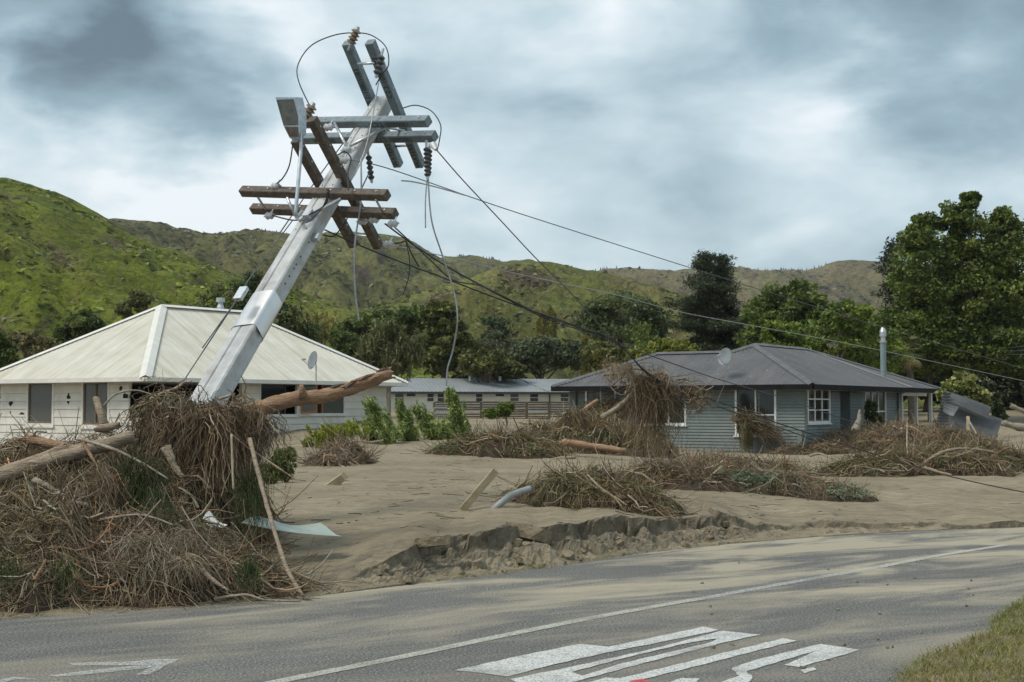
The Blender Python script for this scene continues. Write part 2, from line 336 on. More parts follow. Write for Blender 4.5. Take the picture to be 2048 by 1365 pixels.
sidef = np.clip((np.abs(GX) - 40) / 60, 0, 1); GZ = np.where(GY > 30, GZ * (1 - sidef) + .6 * sidef, GZ)
nx = len(gx); ny = len(gy)
q = (np.arange(ny - 1)[:, None] * nx + np.arange(nx - 1)[None]).ravel()
Q = np.stack([q, q + 1, q + nx + 1, q + nx], 1)
# push the broken face in and out so that it is not a clean step
gsl = np.gradient(GZ, axis=0) / np.maximum(np.gradient(GY, axis=0), .01)
stp = np.clip(np.abs(gsl) - .8, 0, 2) / 2 * (GY > 12) * (GY < 21)
GYd = GY + stp * fbm(GX * 6, GZ * 9, 61, 3) * .035; GXd = GX + stp * fbm(GX * 5 + 9, GZ * 8, 62, 3) * .02
def mud_material():
    m, t, b = newmat('silt'); v = tpos(t)
    base = tramp(t, tnoise(t, v, .55, 6, .6), [(.3, (.225, .183, .120)), (.5, (.29, .24, .160)), (.72, (.355, .298, .205))])
    fine = tramp(t, tnoise(t, tpos(t, (3.0, 9, 3)), 1.1, 6, .65), [(.34, (.70, .68, .66)), (.6, (1.08, 1.08, 1.08))])
    c = tmix(t, 1, base, fine, 'MULTIPLY')
    fl = tramp(t, tnoise(t, tpos(t, (1.2, 4.5, 1.2)), 3.2, 5, .6), [(.30, (1, 1, 1)), (.36, (0, 0, 0))])
    c = tmix(t, fl, c, (.085, .07, .05))
    fl2 = tramp(t, tnoise(t, tpos(t, (1.0, 2.6, 1.0)), 9.5, 4, .6), [(.315, (.85, .85, .85)), (.345, (0, 0, 0))]); msk = tramp(t, tnoise(t, tpos(t), .9, 3), [(.42, (0, 0, 0)), (.55, (1, 1, 1))]); c = tmix(t, tmix(t, 1, fl2, msk, 'MULTIPLY'), c, (.075, .062, .045))
    or_ = tramp(t, tnoise(t, tpos(t, (.25, 1.2, 1)), .9, 4), [(.6, (0, 0, 0)), (.75, (.6, .6, .6))])
    c = tmix(t, or_, c, (.34, .275, .19))
    # bare grassy soil far off
    g = t.nodes.new('ShaderNodeNewGeometry'); sx = t.nodes.new('ShaderNodeSeparateXYZ'); t.links.new(g.outputs['Position'], sx.inputs[0])
    far = t.nodes.new('ShaderNodeMapRange'); t.links.new(sx.outputs[1], far.inputs[0]); far.inputs[1].default_value = 95; far.inputs[2].default_value = 150
    c = tmix(t, far.outputs[0], c, (.10, .125, .045))
    t.links.new(c, b.inputs['Base Color']); b.inputs['Roughness'].default_value = .82; b.inputs['Specular IOR Level'].default_value = .25
    n1 = tnoise(t, tpos(t, (4, 10, 6)), 1.6, 8, .65); tbump(t, b, n1, .9, .07)
    return m
SILT = mud_material()
gr = fast_mesh('ground', np.stack([GXd.ravel(), GYd.ravel(), GZ.ravel()], 1), Q, SILT, smooth=True, loc=(0, 0, 0)); gr['kind'] = 'structure'
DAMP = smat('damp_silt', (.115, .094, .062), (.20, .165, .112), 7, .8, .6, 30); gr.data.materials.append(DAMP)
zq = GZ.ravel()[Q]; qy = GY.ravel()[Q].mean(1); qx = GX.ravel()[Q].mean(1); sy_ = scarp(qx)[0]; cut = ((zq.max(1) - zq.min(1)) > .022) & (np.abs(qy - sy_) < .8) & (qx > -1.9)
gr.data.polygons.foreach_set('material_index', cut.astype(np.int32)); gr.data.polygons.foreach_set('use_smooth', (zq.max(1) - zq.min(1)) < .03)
# ------------------------------------------------------------------ road
def road_material():
    m, t, b = newmat('asphalt'); v = tpos(t)
    ag = tnoise(t, v, 55, 3, .7); base = tramp(t, ag, [(.33, (.042, .042, .040)), (.48, (.130, .127, .119)), (.58, (.18, .175, .165)), (.68, (.38, .37, .345))])
    big = tramp(t, tnoise(t, tpos(t, (.35, 1.5, 1), (0, 0, math.radians(-37))), .9, 6, .65), [(.3, (.84, .84, .85)), (.7, (1.2, 1.19, 1.16))])
    c = tmix(t, 1, base, big, 'MULTIPLY')
    st = tpos(t, (.38, 1.25, 1), (0, 0, math.radians(-35)))
    silt = tramp(t, tnoise(t, st, 1.0, 8, .66, .6), [(.44, (0, 0, 0)), (.62, (.9, .9, .9))])
    g = t.nodes.new('ShaderNodeNewGeometry'); sx = t.nodes.new('ShaderNodeSeparateXYZ'); t.links.new(g.outputs['Position'], sx.inputs[0])
    mr = t.nodes.new('ShaderNodeMapRange'); t.links.new(sx.outputs[1], mr.inputs[0]); mr.inputs[1].default_value = 8.5; mr.inputs[2].default_value = 16; mr.inputs[3].default_value = .30; mr.inputs[4].default_value = 1.7
    mu = t.nodes.new('ShaderNodeMath'); mu.operation = 'MULTIPLY'; mu.use_clamp = True; t.links.new(silt, mu.inputs[0]); t.links.new(mr.outputs[0], mu.inputs[1])
    grain = tramp(t, ag, [(.35, (.75, .75, .75)), (.6, (1, 1, 1))]); f = tmix(t, 1, mu.outputs[0], grain, 'MULTIPLY')
    c = tmix(t, f, c, (.385, .34, .255))
    t.links.new(c, b.inputs['Base Color']); b.inputs['Roughness'].default_value = .9; b.inputs['Specular IOR Level'].default_value = .12
    tbump(t, b, ag, .6, .012); return m
ROAD = road_material()
rx = np.concatenate([np.linspace(-60, -8, 14), np.arange(-7, 12, .5), np.linspace(12, 60, 14)]); RV = []; 
for X in rx:
    e = float(edgeY(X)) + .04
    for k in range(12): RV.append((X, e - 11.0 * k / 11 * (1 if k else 0), .0))
nr = 12; qq = [(i * nr + k, i * nr + k + 1, (i + 1) * nr + k + 1, (i + 1) * nr + k) for i in range(len(rx) - 1) for k in range(nr - 1)]
ro = fast_mesh('road', np.array(RV), np.array(qq), ROAD, loc=(0, 0, 0)); ro['kind'] = 'structure'
def paint_material(name, col, lo, hi):
    m, t, b = newmat(name); v = tpos(t)
    al = tramp(t, tnoise(t, v, 85, 4, .75), [(lo, (0, 0, 0)), (hi, (1, 1, 1))]); al2 = tramp(t, tnoise(t, v, 2.2, 4), [(.25, (.45, .45, .45)), (.5, (1, 1, 1))])
    a = tmix(t, 1, al, al2, 'MULTIPLY'); b.inputs['Base Color'].default_value = (*col, 1); b.inputs['Roughness'].default_value = .7
    tr = t.nodes.new('ShaderNodeBsdfTransparent'); mx = t.nodes.new('ShaderNodeMixShader'); t.links.new(a, mx.inputs[0])
    t.links.new(tr.outputs[0], mx.inputs[1]); t.links.new(b.outputs[0], mx.inputs[2]); t.links.new(mx.outputs[0], t.nodes['Material Output'].inputs[0]); return m
PAINT = paint_material('road_paint', (.60, .60, .57), .34, .52); LINE = paint_material('worn_line_paint', (.50, .48, .41), .34, .56); SPRAY = paint_material('faint_spray', (.60, .60, .58), .40, .66); RED = paint_material('red_spray', (.6, .06, .08), .3, .6)
def flatpoly(name, px, mat, z=.005, parent=None):
    C0 = [onz(x, y, z) for x, y in px]; V = []; rp = random.Random(len(px))
    for i, a in enumerate(C0):
        b = C0[(i + 1) % len(C0)]; k = max(1, int((b - a).length / .06)); n_ = (b - a).normalized(); n_ = Vector((-n_.y, n_.x, 0))
        V += [(lambda p: p + Vector((math.sin(p.x * 91 + p.y * 57) * .007, math.sin(p.x * 63 - p.y * 83) * .007, 0)))(a.lerp(b, j / k)) for j in range(k)]
    area = sum(V[i].x * V[(i + 1) % len(V)].y - V[(i + 1) % len(V)].x * V[i].y for i in range(len(V)))
    if area < 0: V = V[::-1]
    return mesh_obj(name, V, [tuple(range(len(V)))], mat, parent)
def stripe(P, wd, name, mat, z, parent=None):
    V = []; n = len(P)
    for i in range(n):
        d = (P[min(i + 1, n - 1)] - P[max(i - 1, 0)]).normalized(); s = Vector((-d.y, d.x, 0)) * wd / 2
        V += [P[i] + s, P[i] - s]
    for v in V: v.z = z
    return mesh_obj(name, V, [(2 * i, 2 * i + 1, 2 * i + 3, 2 * i + 2) for i in range(n - 1)], mat, parent)
cl = smooth_path([onz(x, y) for x, y in [(380, 1402), (560, 1364), (800, 1316), (1000, 1274), (1180, 1238), (1300, 1216), (1400, 1199)]], 5)
o = stripe(cl, .11, 'centre_line', LINE, .005); tag(o, kind='structure')
cl = smooth_path([onz(x, y) for x, y in [(1400, 1199), (1600, 1163), (1760, 1135)]], 5); o = stripe(cl, .11, 'centre_line', SPRAY, .005); tag(o, kind='structure')
cl = smooth_path([onz(x, y) for x, y in [(1760, 1135), (1880, 1112), (2012, 1091)]], 5)
o = stripe(cl, .11, 'centre_line', LINE, .005); tag(o, kind='structure')
def c6(L): return [(860 + .4395 * x, 1200 + .4395 * y) for x, y in L]
def c5(L): return [(x / 2.048, 1120 + y / 2.048) for x, y in L]
GL = thing('sprayed_lettering', onz(1300, 1330, .004), 'large white block lettering sprayed on the asphalt beside the centre line', 'road marking')
for L in ([(110, 320), (420, 252), (680, 200), (810, 214), (700, 262), (420, 318), (350, 348), (225, 332)], [(700, 262), (810, 214), (1240, 122), (1310, 137), (1262, 150), (840, 232), (520, 305), (350, 348), (420, 318)],
          [(370, 360), (640, 305), (640, 328), (690, 345), (560, 395), (430, 395)], [(640, 305), (1000, 225), (1330, 140), (1310, 175), (1180, 193), (900, 262), (640, 328)], [(1330, 140), (1500, 158), (1350, 190), (1290, 192), (1310, 175)],
          [(1290, 192), (1350, 190), (900, 305), (640, 378), (560, 395), (690, 345), (860, 292)], [(600, 400), (800, 355), (870, 357), (1610, 175), (1670, 186), (1250, 292), (900, 380), (820, 410)],
          [(1280, 400), (1320, 375), (1405, 345), (1440, 325), (1470, 355), (1440, 378), (1380, 400)], [(1370, 310), (1480, 275), (1780, 200), (1760, 232), (1480, 312), (1440, 325), (1405, 345)], [(1780, 200), (1955, 228), (1680, 306), (1608, 297), (1760, 232)],
          [(1690, 320), (1738, 304), (1755, 318), (1704, 333)], [(1050, 390), (1140, 355), (1232, 358), (1190, 392)]):
    flatpoly('letter_stroke', c6(L), PAINT, .0055, GL)
tag(flatpoly('red_spray_mark', c6([(905, 380), (915, 364), (960, 358), (1004, 372), (990, 392)]), RED, .009), 'small red sprayed paint patch beside the white lettering', 'road marking')
AR = thing('sprayed_arrow', onz(240, 1335, .004), 'thin white sprayed arrow on the bare asphalt near the debris heap', 'road marking')
for L in ([(285, 422), (530, 417), (650, 405), (738, 407), (690, 428), (600, 432), (300, 432)], [(205, 474), (330, 456), (540, 436), (600, 432), (690, 428), (610, 442), (330, 471), (225, 480)], [(555, 470), (640, 434), (690, 428), (615, 468)]):
    flatpoly('arrow_stroke', c5(L), SPRAY, .0055, AR)
BD = thing('sprayed_bracket', onz(60, 1360, .004), 'short white sprayed dash at the tail of the sprayed arrow', 'road marking')
for L in ([(-40, 500), (60, 479), (160, 489), (60, 489), (0, 506)], [(40, 512), (120, 500), (260, 500), (140, 516)]): flatpoly('dash_stroke', c5(L), SPRAY, .0055, BD)
# ------------------------------------------------------------------ hills
def hill_material(name, g0, g1, br, sc, slip=.6, logs=0):
    m, t, b = newmat(name); v = tpos(t, (1, .5, 1.4)); v2 = tpos(t, (1, .30, .30), (0, .45, 0))
    mid = tuple((a + d) / 2 for a, d in zip(g0, g1))
    c = tramp(t, tnoise(t, v, sc, 8, .7), [(.34, g0), (.5, mid), (.64, g1)])
    dry = tramp(t, tnoise(t, v2, sc * .5, 6, .6), [(.46, (0, 0, 0)), (.62, (.75, .75, .75))]); c = tmix(t, dry, c, tuple(.55 * q + .45 * w for q, w in zip(g1, (.22, .17, .09))))
    big = tramp(t, tnoise(t, v, sc * .2, 4, .6), [(.36, (.66, .62, .58)), (.62, (1.22, 1.2, 1.12))]); c = tmix(t, 1, c, big, 'MULTIPLY')
    s = tramp(t, tnoise(t, v2, sc * 1.0, 8, .72, .5), [(slip, (0, 0, 0)), (slip + .07, (.9, .9, .9))]); c = tmix(t, s, c, br)
    s = tramp(t, tnoise(t, tpos(t, (1, .4, .25), (0, -.35, 0)), sc * .7, 8, .75, .8), [(slip + .02, (0, 0, 0)), (slip + .08, (.8, .8, .8))]); c = tmix(t, s, c, tuple(q * .55 for q in br))
    d = tramp(t, tnoise(t, v, sc * 6, 5, .8), [(.36, (.5, .5, .46)), (.58, (1.18, 1.18, 1.16))]); c = tmix(t, 1, c, d, 'MULTIPLY')
    if logs:
        l = tramp(t, tnoise(t, tpos(t, (.6, 1, 3), (0, .6, 0)), sc * 9, 2, .5), [(.665, (0, 0, 0)), (.69, (.8, .8, .8))]); c = tmix(t, l, c, (.32, .28, .23))
    t.links.new(c, b.inputs['Base Color']); b.inputs['Roughness'].default_value = .95; b.inputs['Specular IOR Level'].default_value = .08
    tbump(t, b, tnoise(t, v, sc * 2.2, 8, .75), 1.0, 1.2 / sc * .2); return m
def hill(name, prof, D, D0, mat, seed, amp=.12, nx=190, ny=64, z0=.5):
    P = np.array([((x - CX) / F * D, HC + (815 - y) * D / F) for x, y in prof])
    X = np.linspace(P[0, 0], P[-1, 0], nx); zr = np.interp(X, P[:, 0], P[:, 1])
    k = np.array([1, 2, 3, 2, 1]) / 9; zr = np.convolve(np.pad(zr, 2, mode='edge'), k, 'valid')
    zr = zr + fbm(X / D * 38, X * 0 + seed, seed, 4, .55) * D * .0018
    v = np.concatenate([np.linspace(0, 1, ny), 1 + np.linspace(.06, .5, 8)])
    XX, VV = np.meshgrid(X, v); ZR = np.tile(zr, (len(v), 1))
    Y = D0 + (D - D0) * VV
    up = np.clip(VV, 0, 1); g = up ** 1.15 * .55 + (1 - np.cos(up * math.pi)) / 2 * .45
    g = np.where(VV > 1, 1 - (VV - 1) * 1.6, g)
    env = np.sin(np.clip(VV, 0, 1) * math.pi) ** .8
    s = 22. / D
    w_ = fbm(XX * s * .5, Y * s * .5, seed + 31, 3) * 1.2
    rid = 1 - np.abs(fbm((XX + (Y - D) * .35) * s + w_, Y * s * .35, seed + 3, 4, .5)); rid2 = 1 - np.abs(fbm((XX + (Y - D) * .5) * s * 2.7 + w_, Y * s * .9, seed + 4, 3, .5))
    Z = z0 + (ZR - z0) * (g + env * ((rid - .7) * amp * 1.5 + (rid2 - .7) * amp * .85)) + fbm(XX * s * 9, Y * s * 9, seed + 7, 3, .6) * D * .0011 * np.clip(env + .15, 0, 1)
    lim = HC + (ZR - HC) * Y / D * .995
    Z = np.where(VV < .98, np.minimum(Z, lim), Z)
    n0 = len(v); qi = (np.arange(n0 - 1)[:, None] * nx + np.arange(nx - 1)[None]).ravel()
    o = fast_mesh(name, np.stack([XX.ravel(), Y.ravel(), Z.ravel()], 1), np.stack([qi, qi + 1, qi + nx + 1, qi + nx], 1), mat, smooth=True); o['kind'] = 'structure'; HG[name] = (XX, Y, Z); return o
HG = {}
HA = hill_material('near_hill_grass', (.085, .118, .018), (.225, .270, .026), (.115, .082, .058), .13, .555, 1)
HB = hill_material('mid_hill_grass', (.094, .106, .043), (.206, .206, .075), (.095, .078, .060), .055, .545)
HC_ = hill_material('far_hill_grass', (.119, .115, .060), (.237, .206, .106), (.125, .10, .072), .035, .55)
HD = hill_material('spur_grass', (.092, .115, .032), (.213, .224, .063), (.125, .092, .066), .085, .555, 1)
hill('hill_near', [(-1400, 300), (-500, 320), (-100, 335), (0, 352), (60, 368), (110, 387), (160, 410), (210, 440), (260, 470), (310, 492), (370, 512), (430, 535), (520, 560), (610, 588), (700, 612), (760, 640), (840, 690), (950, 760)], 340, 120, HA, 3, .10)
hill('hill_mid', [(-600, 420), (100, 430), (220, 440), (330, 450), (400, 466), (440, 470), (480, 462), (540, 460), (610, 466), (700, 462), (760, 464), (815, 476), (850, 496), (880, 515), (920, 545), (1000, 590), (1100, 640), (1250, 720)], 760, 330, HB, 8, .14)
hill('hill_back', [(600, 500), (800, 512), (900, 514), (960, 516), (1020, 518), (1065, 519), (1085, 528), (1130, 540), (1200, 560), (1300, 600), (1500, 680)], 980, 520, HB, 12, .12)
hill('hill_spur', [(500, 640), (600, 640), (700, 625), (760, 612), (840, 585), (930, 556), (1000, 536), (1060, 529), (1120, 531), (1160, 535), (1210, 547), (1270, 568), (1340, 592), (1420, 625), (1550, 690), (1700, 760)], 480, 200, HD, 17, .16)
hill('hill_far', [(1000, 580), (1120, 560), (1185, 546), (1240, 531), (1275, 531), (1310, 542), (1345, 545), (1400, 539), (1450, 538), (1520, 541), (1600, 538), (1645, 530), (1690, 523), (1740, 525), (1770, 530), (1850, 545), (2000, 550), (2300, 540), (3000, 560)], 1350, 650, HC_, 23, .15)
# ------------------------------------------------------------------ buildings
Z = Vector((0, 0, 1))
class Wall:
    """vertical wall plane: origin O, horizontal direction D, outward normal N"""
    def __init__(s, O, D, N): s.O = Vector(O); s.D = Vector(D).normalized(); s.N = Vector(N).normalized()
    def uv(s, px, py):
        r = ray(px, py); k = (s.O - CAM).dot(s.N) / r.dot(s.N); p = CAM + r * k; return (p - s.O).dot(s.D), p.z
    def pt(s, u, z, n=0): return Vector((s.O.x, s.O.y, 0)) + s.D * u + s.N * n + Z * z
    def rect(s, x0, x1, y0, y1):
        ym = (y0 + y1) / 2; ua = s.uv(x0, ym)[0]; ub = s.uv(x1, ym)[0]; xm = (x0 + x1) / 2
        za = s.uv(xm, y1)[1]; zb = s.uv(xm, y0)[1]; return min(ua, ub), max(ua, ub), za, zb
    def box(s, mb, u0, u1, z0, z1, n0, n1): return mb.box(s.pt(u0, z0, n0), s.D * (u1 - u0), s.N * (n1 - n0), Z * (z1 - z0))
def board_mesh(name, mat, lap=.02):
    V = [(0, 0, 0), (1, 0, 0), (1, lap, 0), (0, lap, 0), (0, 0, 1), (1, 0, 1), (1, .006, 1), (0, .006, 1)]
    me = bpy.data.meshes.new(name); me.from_pydata(V, [], [(0, 3, 2, 1), (4, 5, 6, 7), (0, 1, 5, 4), (1, 2, 6, 5), (2, 3, 7, 6), (3, 0, 4, 7)]); me.materials.append(mat); return me
def clad(wall, u0, u1, z0, z1, pitch, openings, bm, parent, name='weatherboard', joints=0):
    """lapped boards, one object each, cut at the openings"""
    core = MB(); rows = int(math.ceil((z1 - z0) / pitch)); rnd = random.Random(int(u1 * 100))
    for i in range(rows):
        za = z0 + i * pitch; zb = min(za + pitch - .007, z1); zc = (za + zb) / 2
        segs = [(u0, u1)]
        for (a, b, c, d) in openings:
            if c < zc < d:
                new = []
                for s0, s1 in segs:
                    if b <= s0 or a >= s1: new.append((s0, s1)); continue
                    if a - s0 > .03: new.append((s0, a))
                    if s1 - b > .03: new.append((b, s1))
                segs = new
        for s0, s1 in segs:
            cuts = [s0, s1]
            if joints and s1 - s0 > joints * 1.3:
                k = s0 + rnd.uniform(.35, .65) * (s1 - s0); cuts = [s0, k, s1]
            for ca, cb in zip(cuts[:-1], cuts[1:]):
                core_box = (ca, cb, za, zb); wall.box(core, ca, cb, za, zb + pitch * .01, -.05, -.012)
                o = link(bpy.data.objects.new(name, bm)); p = wall.pt(ca + .0015, za, -.012 + rnd.uniform(0, .003))
                M = Matrix.Identity(4); sgn = 1
                for r_ in range(3):
                    M[r_][0] = wall.D[r_] * (cb - ca - .003); M[r_][1] = wall.N[r_]; M[r_][2] = Z[r_] * (zb - za)
                o.parent = parent; M.translation = p - WL[parent]; o.matrix_local = M; WL[o] = p
    return core
def window(house, wall, rect, fm, cols=(), rows=(), fw=.06, sill=True, gm=None, sash=None, curtain=None, deep=.07, hide=(), trim=None, inner=None):
    u0, u1, z0, z1 = rect; tr = trim if trim is not None else fw
    m = MB(); wall.box(m, u0 - tr, u0, z0 - tr, z1 + tr, -deep, .03); wall.box(m, u1, u1 + tr, z0 - tr, z1 + tr, -deep, .03)
    wall.box(m, u0, u1, z1, z1 + tr, -deep, .028); wall.box(m, u0, u1, z0 - tr, z0, -deep, .028)
    w_ = m.build('window', fm, house)
    if sill: wall.box(MB(), 0, 1, 0, 1, 0, 1); s = MB(); wall.box(s, u0 - tr - .05, u1 + tr + .05, z0 - tr - .05, z0 - tr - .002, -.02, .07); s.build('sill', fm, w_)
    us = [u0] + [u0 + (u1 - u0) * c for c in cols] + [u1]; zs = [z0] + [z0 + (z1 - z0) * r for r in rows] + [z1]; sm = sash or fm
    bar = .028
    for c in us[1:-1]: b = MB(); wall.box(b, c - bar, c + bar, z0, z1, -.05, .012); b.build('mullion', sm, w_)
    for r in zs[1:-1]:
        for i in range(len(us) - 1):
            b = MB(); wall.box(b, us[i] + (bar if i else 0), us[i + 1] - (bar if i < len(us) - 2 else 0), r - bar * .8, r + bar * .8, -.048, .008); b.build('glazing_bar', sm, w_)
    if inner:
        b = MB(); q_ = .055; wall.box(b, u0, u0 + q_, z0, z1, -.05, .01); wall.box(b, u1 - q_, u1, z0, z1, -.05, .01); wall.box(b, u0 + q_, u1 - q_, z1 - q_, z1, -.05, .009); wall.box(b, u0 + q_, u1 - q_, z0, z0 + q_ * 1.3, -.05, .009); b.build('sash_frame', inner, w_)
    for i in range(len(us) - 1):
        for j in range(len(zs) - 1):
            if (i, j) in hide: continue
            b = MB(); wall.box(b, us[i], us[i + 1], zs[j], zs[j + 1], -.032, -.026); b.build('pane', gm or GLASS, w_)
    if curtain:
        for (a, b_) in curtain:
            c = MB(); n = 14; ua = u0 + (u1 - u0) * a; ub = u0 + (u1 - u0) * b_; V = []
            for i in range(n + 1):
                uu = ua + (ub - ua) * i / n; nn = -.16 + .025 * (i % 2); V += [wall.pt(uu, z0, nn), wall.pt(uu, z1, nn)]
            c.add(V, [(2 * i, 2 * i + 2, 2 * i + 3, 2 * i + 1) for i in range(n)]); c.build('curtain', CURT, w_)
    return w_
def poly_interval(poly, a):
    hits = []
    for i in range(len(poly)):
        (a0, b0), (a1, b1) = poly[i], poly[(i + 1) % len(poly)]
        if abs(a1 - a0) < 1e-9: continue
        t = (a - a0) / (a1 - a0)
        if -1e-9 <= t <= 1 + 1e-9: hits.append(b0 + (b1 - b0) * t)
    return (min(hits), max(hits)) if len(hits) >= 2 else None
def corrugated(name, O, A, B, poly, mat, parent, lam=.0762, amp=.016, lap=0):
    """sheet of corrugated iron: plane origin O, along-eave unit A, upslope unit B, polygon in (a,b)"""
    Nn = A.cross(B).normalized();  Nn = Nn if Nn.z > 0 else -Nn
    amin = min(p[0] for p in poly); amax = max(p[0] for p in poly); n = int((amax - amin) / lam * 4); V = []; Fc = []; prev = None
    for i in range(n + 1):
        a = amin + (amax - amin) * i / n; iv = poly_interval(poly, min(max(a, amin + 1e-5), amax - 1e-5))
        if iv is None: prev = None; continue
        off = Nn * (amp * math.cos(2 * math.pi * (a - amin) / lam))
        V += [O + A * a + B * iv[0] + off, O + A * a + B * iv[1] + off]; k = len(V) - 2
        if prev is not None: Fc.append((prev, k, k + 1, prev + 1))
        prev = k
    UVc = []
    if Fc:
        f = Fc[0]; nn = (V[f[1]] - V[f[0]]).cross(V[f[2]] - V[f[0]])
        if nn.z < 0: Fc = [t[::-1] for t in Fc]
    o = mesh_obj(name, V, Fc, mat, parent, True); ul = o.data.uv_layers.new(name='UVMap'); uvs = [((v - O).dot(A), (v - O).dot(B)) for v in V]
    for lp_ in o.data.loops: ul.data[lp_.index].uv = uvs[lp_.vertex_index]
    return o
def cap_strip(name, P, mat, parent, wd=.17, lift=.02):
    m = MB(); a, b = Vector(P[0]), Vector(P[1]); d = (b - a).normalized(); s = d.cross(Z).normalized() * wd; u = Z * .03
    m.add([a + Z * (lift + .05), b + Z * (lift + .05), b + s + Z * (lift - .045), a + s + Z * (lift - .045), b - s + Z * (lift - .045), a - s + Z * (lift - .045)], [(0, 1, 2, 3), (1, 0, 5, 4)])
    return m.build(name, mat, parent)
def eave(name, pts, mat, parent, h, out, closed=False):
    m = MB()
    for a, b in zip(pts[:-1], pts[1:]):
        a = Vector(a); b = Vector(b); d = (b - a).normalized(); n = d.cross(Z).normalized()
        m.box(a - n * out / 2 - Z * h, b - a, n * out, Z * h)
    return m.build(name, mat, parent)
# --- white house
C = Vector((-11.6, 45.0, 0)); DR = Vector((.579, .815, 0)).normalized(); DL = Vector((-DR.y, DR.x, 0)); EZ = 2.60; WW = 9.0; LL = 13.0; RZ = 5.30
WH = thing('white_house', C + DR * 6.5 + DL * 4.5 + Z * .3, 'white boarded house with cream corrugated hip roof behind the leaning pole', 'house')
def hp(u, v, z): return Vector((C.x, C.y, 0)) + DR * u + DL * v + Z * z
hw = WW / 2
def roof_face(name, p0, p1, top, mat, parent, lam=.11):
    """p0,p1 eave ends, top = list of upper points from p1 side to p0 side"""
    A = (p1 - p0).normalized(); t = top[0] - p0; B = (t - A * t.dot(A)).normalized()
    poly = [((p - p0).dot(A), (p - p0).dot(B)) for p in [p0, p1] + top]
    return corrugated(name, p0, A, B, poly, mat, parent, lam)
a1 = hp(hw, hw, RZ); a2 = hp(LL - hw, hw, RZ)
roof_face('roof_sheet', hp(0, 0, EZ), hp(LL, 0, EZ), [a2, a1], WROOF, WH); roof_face('roof_sheet', hp(0, WW, EZ), hp(0, 0, EZ), [a1], WROOF, WH)
roof_face('roof_sheet', hp(LL, WW, EZ), hp(0, WW, EZ), [a1, a2], WROOF, WH); roof_face('roof_sheet', hp(LL, 0, EZ), hp(LL, WW, EZ), [a2], WROOF, WH)
for P in ((hp(0, 0, EZ), a1), (hp(0, WW, EZ), a1), (hp(LL, 0, EZ), a2), (hp(LL, WW, EZ), a2), (a1, a2)): cap_strip('ridge_cap', P, WTRIM, WH, .2)
eave('gutter', [hp(0, 0, EZ), hp(LL, 0, EZ), hp(LL, WW, EZ), hp(0, WW, EZ), hp(0, 0, EZ)], WTRIM, WH, .13, .12)
mesh_obj('soffit', [hp(.05, .05, EZ - .14), hp(LL - .05, .05, EZ - .14), hp(LL - .05, WW - .05, EZ - .14), hp(.05, WW - .05, EZ - .14)], [(0, 3, 2, 1)], WTRIM, WH)
WBM = board_mesh('cream_weatherboard', WBOARD, .034); GBM = board_mesh('green_weatherboard', GBOARD, .034); ins = .6
wl = Wall(hp(ins, ins, 0), DL, -DR); wr = Wall(hp(ins, ins, 0), DR, -DL)
def wallpart(house, name, wall): return thingpart(house, name, wall.pt(0, .5))
def core_build(house, core, name, mat): return core.build(name, mat, house)
def make_wall(house, wall, u0, u1, z0, z1, pitch, ops, bm, mat, joints=0, nm='wall'):
    anchor = MB(); wall.box(anchor, u0, u1, z1, z1 + .05, -.06, -.02); par = anchor.build(nm, mat, house)
    core = clad(wall, u0, u1, z0, z1, pitch, ops, bm, par, 'weatherboard', joints); c = core.build('wall_backing', mat, par); return par
r1 = wl.rect(57, 105, 767, 847); r2 = wl.rect(167, 216, 765, 850); op1 = wl.uv(283, 800)[0]
hole = (-1, wl.uv(262, 800)[0], 1.9, 2.5)
zt = EZ - .14
make_wall(WH, wl, 0, WW - 2 * ins, -.3, zt, .27, [r1, r2, (-1, wl.uv(258, 790)[0], 1.35, 2.6)], WBM, WBOARD)
window(WH, wl, r1, WTRIM, fw=.1, gm=GLASSD, sash=BROWNF, inner=BROWNF); window(WH, wl, r2, WTRIM, cols=(.5,), fw=.09, gm=GLASSD, sash=BROWNF, curtain=[(.1, .5)], inner=BROWNF)
ur = wr.uv(489, 800)[0]; r3 = wr.rect(521, 593, 767, 829); r4 = wr.rect(600, 687, 768, 827)
make_wall(WH, wr, ur, LL - 2 * ins, -.3, zt, .27, [r3, r4], WBM, WBOARD, 3.0)
window(WH, wr, r3, WTRIM, cols=(.68,), rows=(.45,), fw=.06, gm=GLASS, sash=DARKF, hide=((1, 1), (1, 0)))
window(WH, wr, r4, WTRIM, cols=(.5,), fw=.06, gm=GLASSD, sash=ORANGE, hide=((0, 0),))
m = MB(); pw = wr.pt(ur - .12, -.3, -.1); wr.box(m, ur - .14, ur, -.3, zt, -.12, .02); m.build('corner_post', WTRIM, WH)
# swung-open varnished casement sash
u = r4[0]; sd_ = (wr.N * .85 + wr.D * .55).normalized(); h0 = wr.pt(u + .02, r4[2], .03); hh = r4[3] - r4[2]; m = MB(); tn = sd_.cross(Z) * .04
for a, b in ((0, .06), (.54, .6)): m.box(h0 + sd_ * a, sd_ * (b - a), tn, Z * hh)
for a, b in ((0, .08), (hh - .06, hh)): m.box(h0 + sd_ * .06 + Z * a, sd_ * .48, tn, Z * (b - a))
sh = m.build('open_sash', ORANGE, WH); m = MB(); m.box(h0 + sd_ * .06 + tn * .4 + Z * .08, sd_ * .48, tn * .15, Z * (hh - .14)); m.build('pane', GLASSD, sh)
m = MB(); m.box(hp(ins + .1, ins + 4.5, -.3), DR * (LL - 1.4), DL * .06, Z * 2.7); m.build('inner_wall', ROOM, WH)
m = MB(); wb = Wall(hp(LL - ins, ins, 0), DL, DR); wb.box(m, 0, WW - 2 * ins, -.3, zt, -.05, 0); m.build('end_wall', WBOARD, WH)
